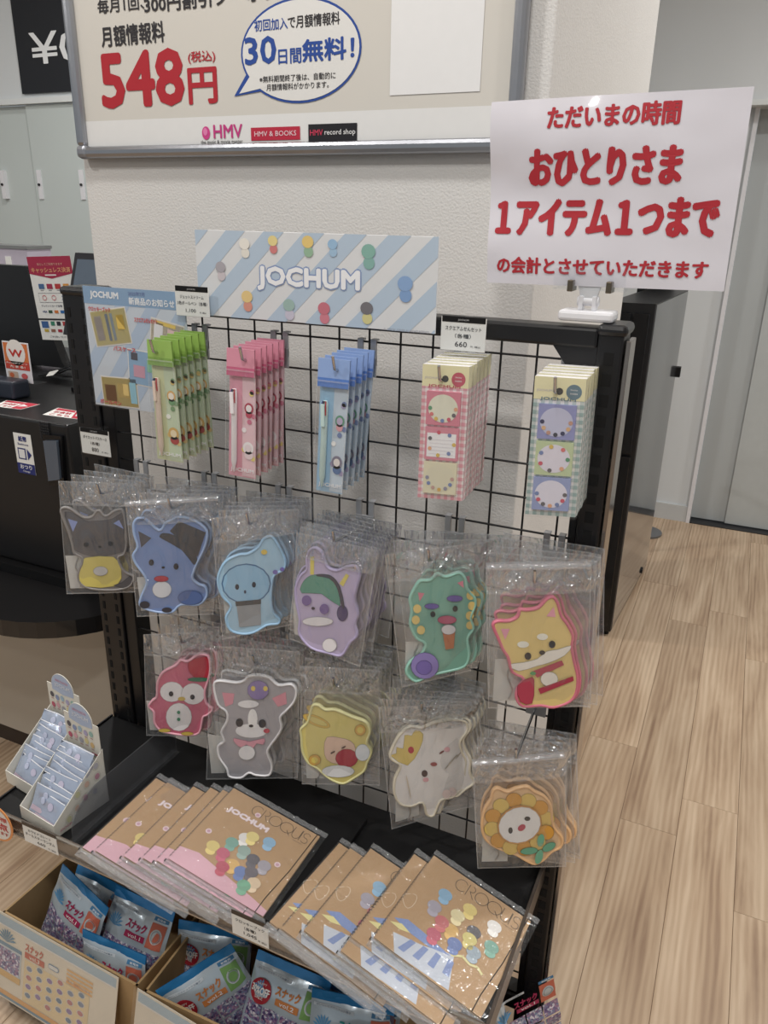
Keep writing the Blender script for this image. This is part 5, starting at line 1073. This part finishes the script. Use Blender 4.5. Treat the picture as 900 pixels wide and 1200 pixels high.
# stickers on top
def top_sticker(pts, label, z=RT):
    P3 = [atZ(*p, z+.0004) for p in pts]; c = sum(P3, Vector())/len(P3)
    e = empty('arrow_sticker', c, label, 'sticker'); MB().slab(P3, (0, 0, .0004), WHITECARD).build('sticker_sheet', e, recalc=True)
    f = lambda u, v, h: ((P3[3]*(1-u)+P3[2]*u)*(1-v)+(P3[0]*(1-u)+P3[1]*u)*v)+Vector((0, 0, .0005+h)); P = Print(f, .0002)
    P.rect(.62, .02, .98, .98, (206, 44, 66), 1); P.rect(.04, .72, .60, .96, (206, 44, 66), 1); P.text('お会計', .10, .38, .56, .64, (206, 44, 66), 1, .03); P.text('こちら', .10, .08, .56, .30, (206, 44, 66), 1, .03); P.poly([(.68, .3), (.92, .5), (.68, .7)], (236, 232, 232), 2)
    P.build('sticker_print', e)
top_sticker([(8, 469), (47, 474), (24, 480), (-8, 476)], 'white and red arrow sticker at the left on the register top')
top_sticker([(68, 478), (104, 484), (104, 493), (50, 486)], 'white and red arrow sticker beside the slotted post on the register top')
# small dark fabric pouch edge, card stand, box, monitor, payment sign, tablet, cables
pd = MB(); pc_ = atZ(44, 496, RT)
for i in range(5):
    for j in range(7): pd.box((pc_.x-.012+i*.006, RY-.0035-(j % 2)*.0006, RT-.004-j*.006), (pc_.x-.0075+i*.006, RY-.0005, RT-.0002-j*.006), mat('woven_black', (34, 34, 38), .6))
pd.build('woven_strap', label='short black woven strap hanging over the register edge', cat='strap')['kind'] = 'stuff'
dk = empty('point_card_stand', (-.75, .33, 1.0), 'small white stand with orange panel and red W on the register', 'card stand')
y_ = .36; q = pxr(y_, (3, 399), (33, 402), (33, 449), (2, 449)); u0, u1, v1, v0 = q[0][0], q[1][0], q[0][1], max(RT+.001, q[2][1])
u0 -= .002
MB().box((u0, y_-.002, v0), (u1, y_, v1), PLASTW).box((u0, y_-.002, v0), (u1+.014, y_+.03, v0+.0015), CLEAR).build('stand_plate', dk, bevel=.0008)
P = Print(flatY(y_-.002), .0005); w_, h_ = u1-u0, v1-v0
P.rect(u0+w_*.04, v0+h_*.32, u1-w_*.04, v1-h_*.03, (226, 120, 60), 1); P.rect(u0+w_*.04, v0+h_*.32, u1-w_*.04, v0+h_*.52, (206, 66, 50), 2); P.ell((u0+u1)/2, v0+h_*.74, w_*.36, w_*.36, (236, 232, 226), 2)
P.text('W', (u0+u1)/2-w_*.26, v0+h_*.63, (u0+u1)/2+w_*.26, v0+h_*.82, (206, 50, 44), 3, .06); P.text('Pontaポイント', u0+w_*.10, v0+h_*.455, u1-w_*.10, v0+h_*.50, (240, 230, 220), 3, .02); P.text('たまる!', u0+w_*.22, v0+h_*.36, u1-w_*.2, v0+h_*.42, (240, 230, 220), 3, .04)
P.rrect(u0+w_*.10, v0+h_*.08, u0+w_*.48, v0+h_*.26, .002, (196, 170, 150), 2).ell(u0+w_*.24, v0+h_*.17, .008, .006, (206, 100, 60), 3).ell(u0+w_*.72, v0+h_*.17, .011, .007, (214, 90, 90), 2); P.text('ためる つかう', u0+w_*.2, v0+h_*.02, u1-w_*.2, v0+h_*.05, (90, 90, 90), 2, .01)
P.build('stand_print', dk)
bx = atZ(20, 470, RT); MB().box((bx.x-.30, .30, RT+.0005), (bx.x-.010, .36-.006, RT+.045), mat('navy_black_plastic', (40, 46, 58), .4)).build('card_reader', label='low navy-black card reader box on the register top', cat='card reader', bevel=.006)
mo = empty('monitor', (-1.05, .62, RT), 'large black register monitor seen from behind beside the payment sign', 'monitor')
a = atY(30, 312, .66); b = atY(70, 425, .66)
MB().slab([(a.x-.50, .66, a.z), (a.x, .66, a.z), (b.x+.01, .66, b.z), (b.x+.02, .66, b.z-.015), (a.x-.50, .66, b.z-.02)], (0, .03, 0), RB).build('monitor_housing', mo, recalc=True, bevel=.004)
MB().box((a.x-.2, .665, RT-.003), (a.x-.12, .685, b.z), RB).box((a.x-.26, .63, RT-.0035), (a.x-.06, .72, RT+.006), RB).build('monitor_stand', mo)
# payment sign
y_ = .60; q = [atY(*p, y_) for p in ((31, 301), (84, 300), (84, 398), (50, 398))]
py_ = empty('payment_sign', q[3], 'white cashless payment sign with dark red top behind the register', 'sign')
q[1] = q[1]+Vector((.01, 0, 0)); q[2] = q[2]+Vector((.05, 0, 0)); q[1] = q[0]+(q[2]-q[3])*1.0+Vector((0, 0, 0))
f = lambda u, v, h: ((q[3]*(1-u)+q[2]*u)*(1-v)+(q[0]*(1-u)+q[1]*u)*v)+Vector((0, -h, 0))
m = MB(); m.slab([f(0, 0, 0), f(1, 0, 0), f(1, 1, 0), f(0, 1, 0)], (0, .002, 0), WHITECARD); s = m.build('sign_sheet', py_, recalc=True)
P = Print(f, .0006); P.poly([(0, .80), (.5, .74), (1, .80), (1, 1), (0, 1)], (176, 44, 74), 1)
P.text('安心してご利用できます', .22, .895, .80, .925, (222, 170, 150), 2, .01); P.text('キャッシュレス決済', .06, .81, .96, .875, (226, 156, 110), 2, .04); P.rrect(.36, .775, .62, .79, .007, (232, 222, 222), 2)
for k, c_ in enumerate([(74, 110, 160), (176, 50, 80), (196, 60, 60), (226, 150, 60)]): P.rect(.16+.19*k, .62, .29+.19*k, .68, c_, 2); P.rect(.19+.19*k, .60, .26+.19*k, .608, (150, 150, 156), 2)
P.line([(.12, .57), (.88, .57), (.88, .46), (.12, .46), (.12, .57)], .004, (120, 120, 130), 2)
P.ring(.25, .515, .045, .028, .008, (214, 90, 100), 3).ring(.47, .515, .045, .028, .008, (214, 90, 100), 3).line([(.65, .49), (.73, .54)], .007, (90, 110, 160), 3).line([(.65, .54), (.73, .49)], .007, (90, 110, 160), 3)
P.text('クレジットカード各種', .14, .405, .62, .43, (60, 60, 90), 2, .02)
for k, (t_, c_) in enumerate([('VISA', (40, 60, 130)), ('', (60, 90, 70)), ('', (220, 120, 50)), ('', (50, 110, 180))]):
    if t_: P.text(t_, .14, .335, .25, .36, c_, 2, .04)
    else: P.rect(.14+.14*k, .33, .23+.14*k, .365, c_, 2)
P.rect(0, .245, 1, .265, (40, 40, 44), 2)
for k in range(5): P.rect(.06 if k == 0 else .14+.14*k, .15 if k == 0 else .18, .22 if k == 0 else .23+.14*k, .23, [(60, 100, 160), (60, 140, 110), (50, 50, 60), (190, 60, 60), (90, 150, 200)][k], 2)
for k in range(4): P.rect(.10+.16*k, .10, .20+.16*k, .135, [(200, 170, 60), (150, 100, 80), (176, 40, 60), (60, 60, 120)][k], 2)
P.text('ご利用いただけます', .2, .03, .8, .055, (120, 120, 126), 2, .01); P.build('sign_print', s)
MB().box((q[3].x+.08, y_+.001, RT-.004), (q[3].x+.09, y_+.006, q[3].z+.03), CLEAR).box((q[3].x+.03, y_-.03, RT-.0035), (q[3].x+.14, y_+.04, RT-.001), CLEAR).build('clear_stand', py_)
tb = empty('tablet', (-.72, .50, 1.15), 'dark tablet with grey-blue screen leaning behind the rack post', 'tablet')
y_ = .50; a = atY(88, 296, y_); b = atY(74, 392, y_)
pts = [(a.x, a.z), (a.x+.16, a.z), (b.x+.16, b.z-.005), (b.x, b.z)]
MB().slab([(x, y_, z) for x, z in pts], (0, .010, 0), mat('tablet_grey', (52, 52, 56), .35)).build('tablet_body', tb, recalc=True, bevel=.006)
cxx = sum(p[0] for p in pts)/4; czz = sum(p[1] for p in pts)/4
MB().slab([(cxx+(x-cxx)*.84, y_-.0015, czz+(z-czz)*.80+.006) for x, z in pts], (0, .001, 0), mat('tablet_screen', (104, 118, 134), .12)).build('tablet_screen', tb, recalc=True)
MB().box((cxx-.02, y_+.006, RT-.003), (cxx+.02, y_+.012, czz), BLACK2).box((cxx-.06, y_-.05, RT-.004), (cxx+.06, y_+.06, RT+.010), BLACK2).build('tablet_stand', tb)
r = random.Random(8)
for k in range(9):
    y0 = .56+.018*k; z0 = RT-.002; pts = []
    for j in range(9): t = j/8; pts.append((-1.02+.50*t, y0-.03*sin(t*3+k*.2)+.004*r.random(), z0+.0035+.040*(.3+.7*r.random())*sin(pi*t)+.004*k*sin(pi*t)))
    MB().tube([pts[0]]+pts[1:], .0034, BLK_GLOSS, 6).build('cable', label='loose black cable on the register deck, %s from the front' % ORD[k] if k else 'loose black cable on the register deck, nearest the front', cat='cable', group='black cables heaped on the register deck')
pz = [atZ(*p, RT+.02) for p in ((58, 436), (70, 433), (62, 440), (54, 441))]
MB().slab(pz, (0, 0, .0006), WHITECARD).build('paper_slip', label='small white paper slip among the black cables', cat='paper slip', recalc=True)
# far display stack at top left
fs_ = empty('counter_display', (-1.6, 1.2, 1.0), 'pale lilac acrylic display with a grey top edge far behind the monitor', 'display stand')
y_ = 1.3; a = atY(0, 287, y_); b = atY(34, 312, y_)
MB().box((a.x-.25, y_, b.z-.20), (b.x, y_+.12, a.z-.006), mat('lilac_grey_panel', (190, 182, 196), .3)).build('display_body', fs_)
MB().box((a.x-.25, y_-.004, a.z-.012), (b.x+.004, y_+.124, a.z), mat('mid_grey_cap', (124, 126, 126), .4)).build('top_edge', fs_)
c = atY(10, 306, y_-.002); MB().box((c.x-.016, y_-.003, c.z-.014), (c.x+.016, y_-.0005, c.z+.018), WHITECARD).build('label_card', fs_)
MB().box((a.x-.2, y_+.03, 0), (b.x-.03, y_+.10, b.z-.20), BLACK2).build('pedestal', fs_)

# ------------------------------------------------------------------ black standing kiosk at right, far foot disc
ko = empty('standing_kiosk', (.46, 1.65, 0), 'tall thin black kiosk panel with grey glossy side right of the pillar', 'kiosk')
kz = 1.205; K0 = Vector((.525, 1.63, 0)); K1 = Vector((.566, 2.33, 0)); kd = (K1-K0); kx = Vector((-.145, -.012, 0))
KS = mat('grey_gloss_side', (84, 86, 90), .12, .1, coat=.8)
m = MB()
def prism(m, p, q_, z0, z1, mm): m.slab([p+Vector((0, 0, z0)), q_[0]+Vector((0, 0, z0)), q_[1]+Vector((0, 0, z0)), q_[2]+Vector((0, 0, z0))], (0, 0, z1-z0), mm)
prism(m, K0, (K0+kx, K0+kx+kd*.99, K0+kd*.99), .022, kz, BLACK); m.build('kiosk_body', ko, recalc=True, bevel=.003)
sd = Vector((.0012, 0, 0)); m = MB(); prism(m, K0+sd+kd*.02, (K0+kd*.02, K0+kd*.985, K0+sd+kd*.985), .03, kz-.004, KS); m.build('side_panel', ko, recalc=True)
fr_ = K0+kx*.5+Vector((0, -.0, 0))
m = MB(); m.box((.395, 1.608, .05), (.455, 1.622, kz-.03), BLK_GLOSS); m.box((.462, 1.612, .05), (.512, 1.622, .70), BLK_GLOSS); m.box((.462, 1.612, .71), (.512, 1.622, kz-.03), BLK_GLOSS); m.build('front_panel', ko, bevel=.002)
m = MB()
for p in (K0+kx*.15+kd*.04, K0+kx*.85+kd*.04, K0+kx*.15+kd*.94, K0+kx*.85+kd*.94): m.tube([p, p+Vector((0, 0, .024))], .012, BLACK2, 12)
m.build('levelling_foot', ko)['kind'] = 'stuff'
p = atY(785, 434, 2.33); MB().box((K1.x-.004, 2.30, p.z-.02), (K1.x+.018, 2.33, p.z+.02), BLACK2).build('latch', ko)
p = atY(746, 670, 2.2); MB().tube([K0+kd*.8+Vector((0, 0, .05)), K0+kd*.8+Vector((.006, 0, .05))], .014, BLACK2, 14).build('side_port', ko)
MB().box((.36, 2.42, .90), (.50, 2.46, 1.42), BLACK2).box((.42, 2.44, .008), (.44, 2.46, .92), BLACK2).tube([(.50, 2.78, .0008), (.50, 2.78, .010)], .085, mat('grey_steel_disc', (120, 122, 126), .3, .6), 32).tube([(.50, 2.78, .010), (.50, 2.78, .60), (.43, 2.45, .92)], .010, BLACK2, 10).build('pole_stand', label='dark screen on a pole with round grey foot behind the kiosk', cat='stand')
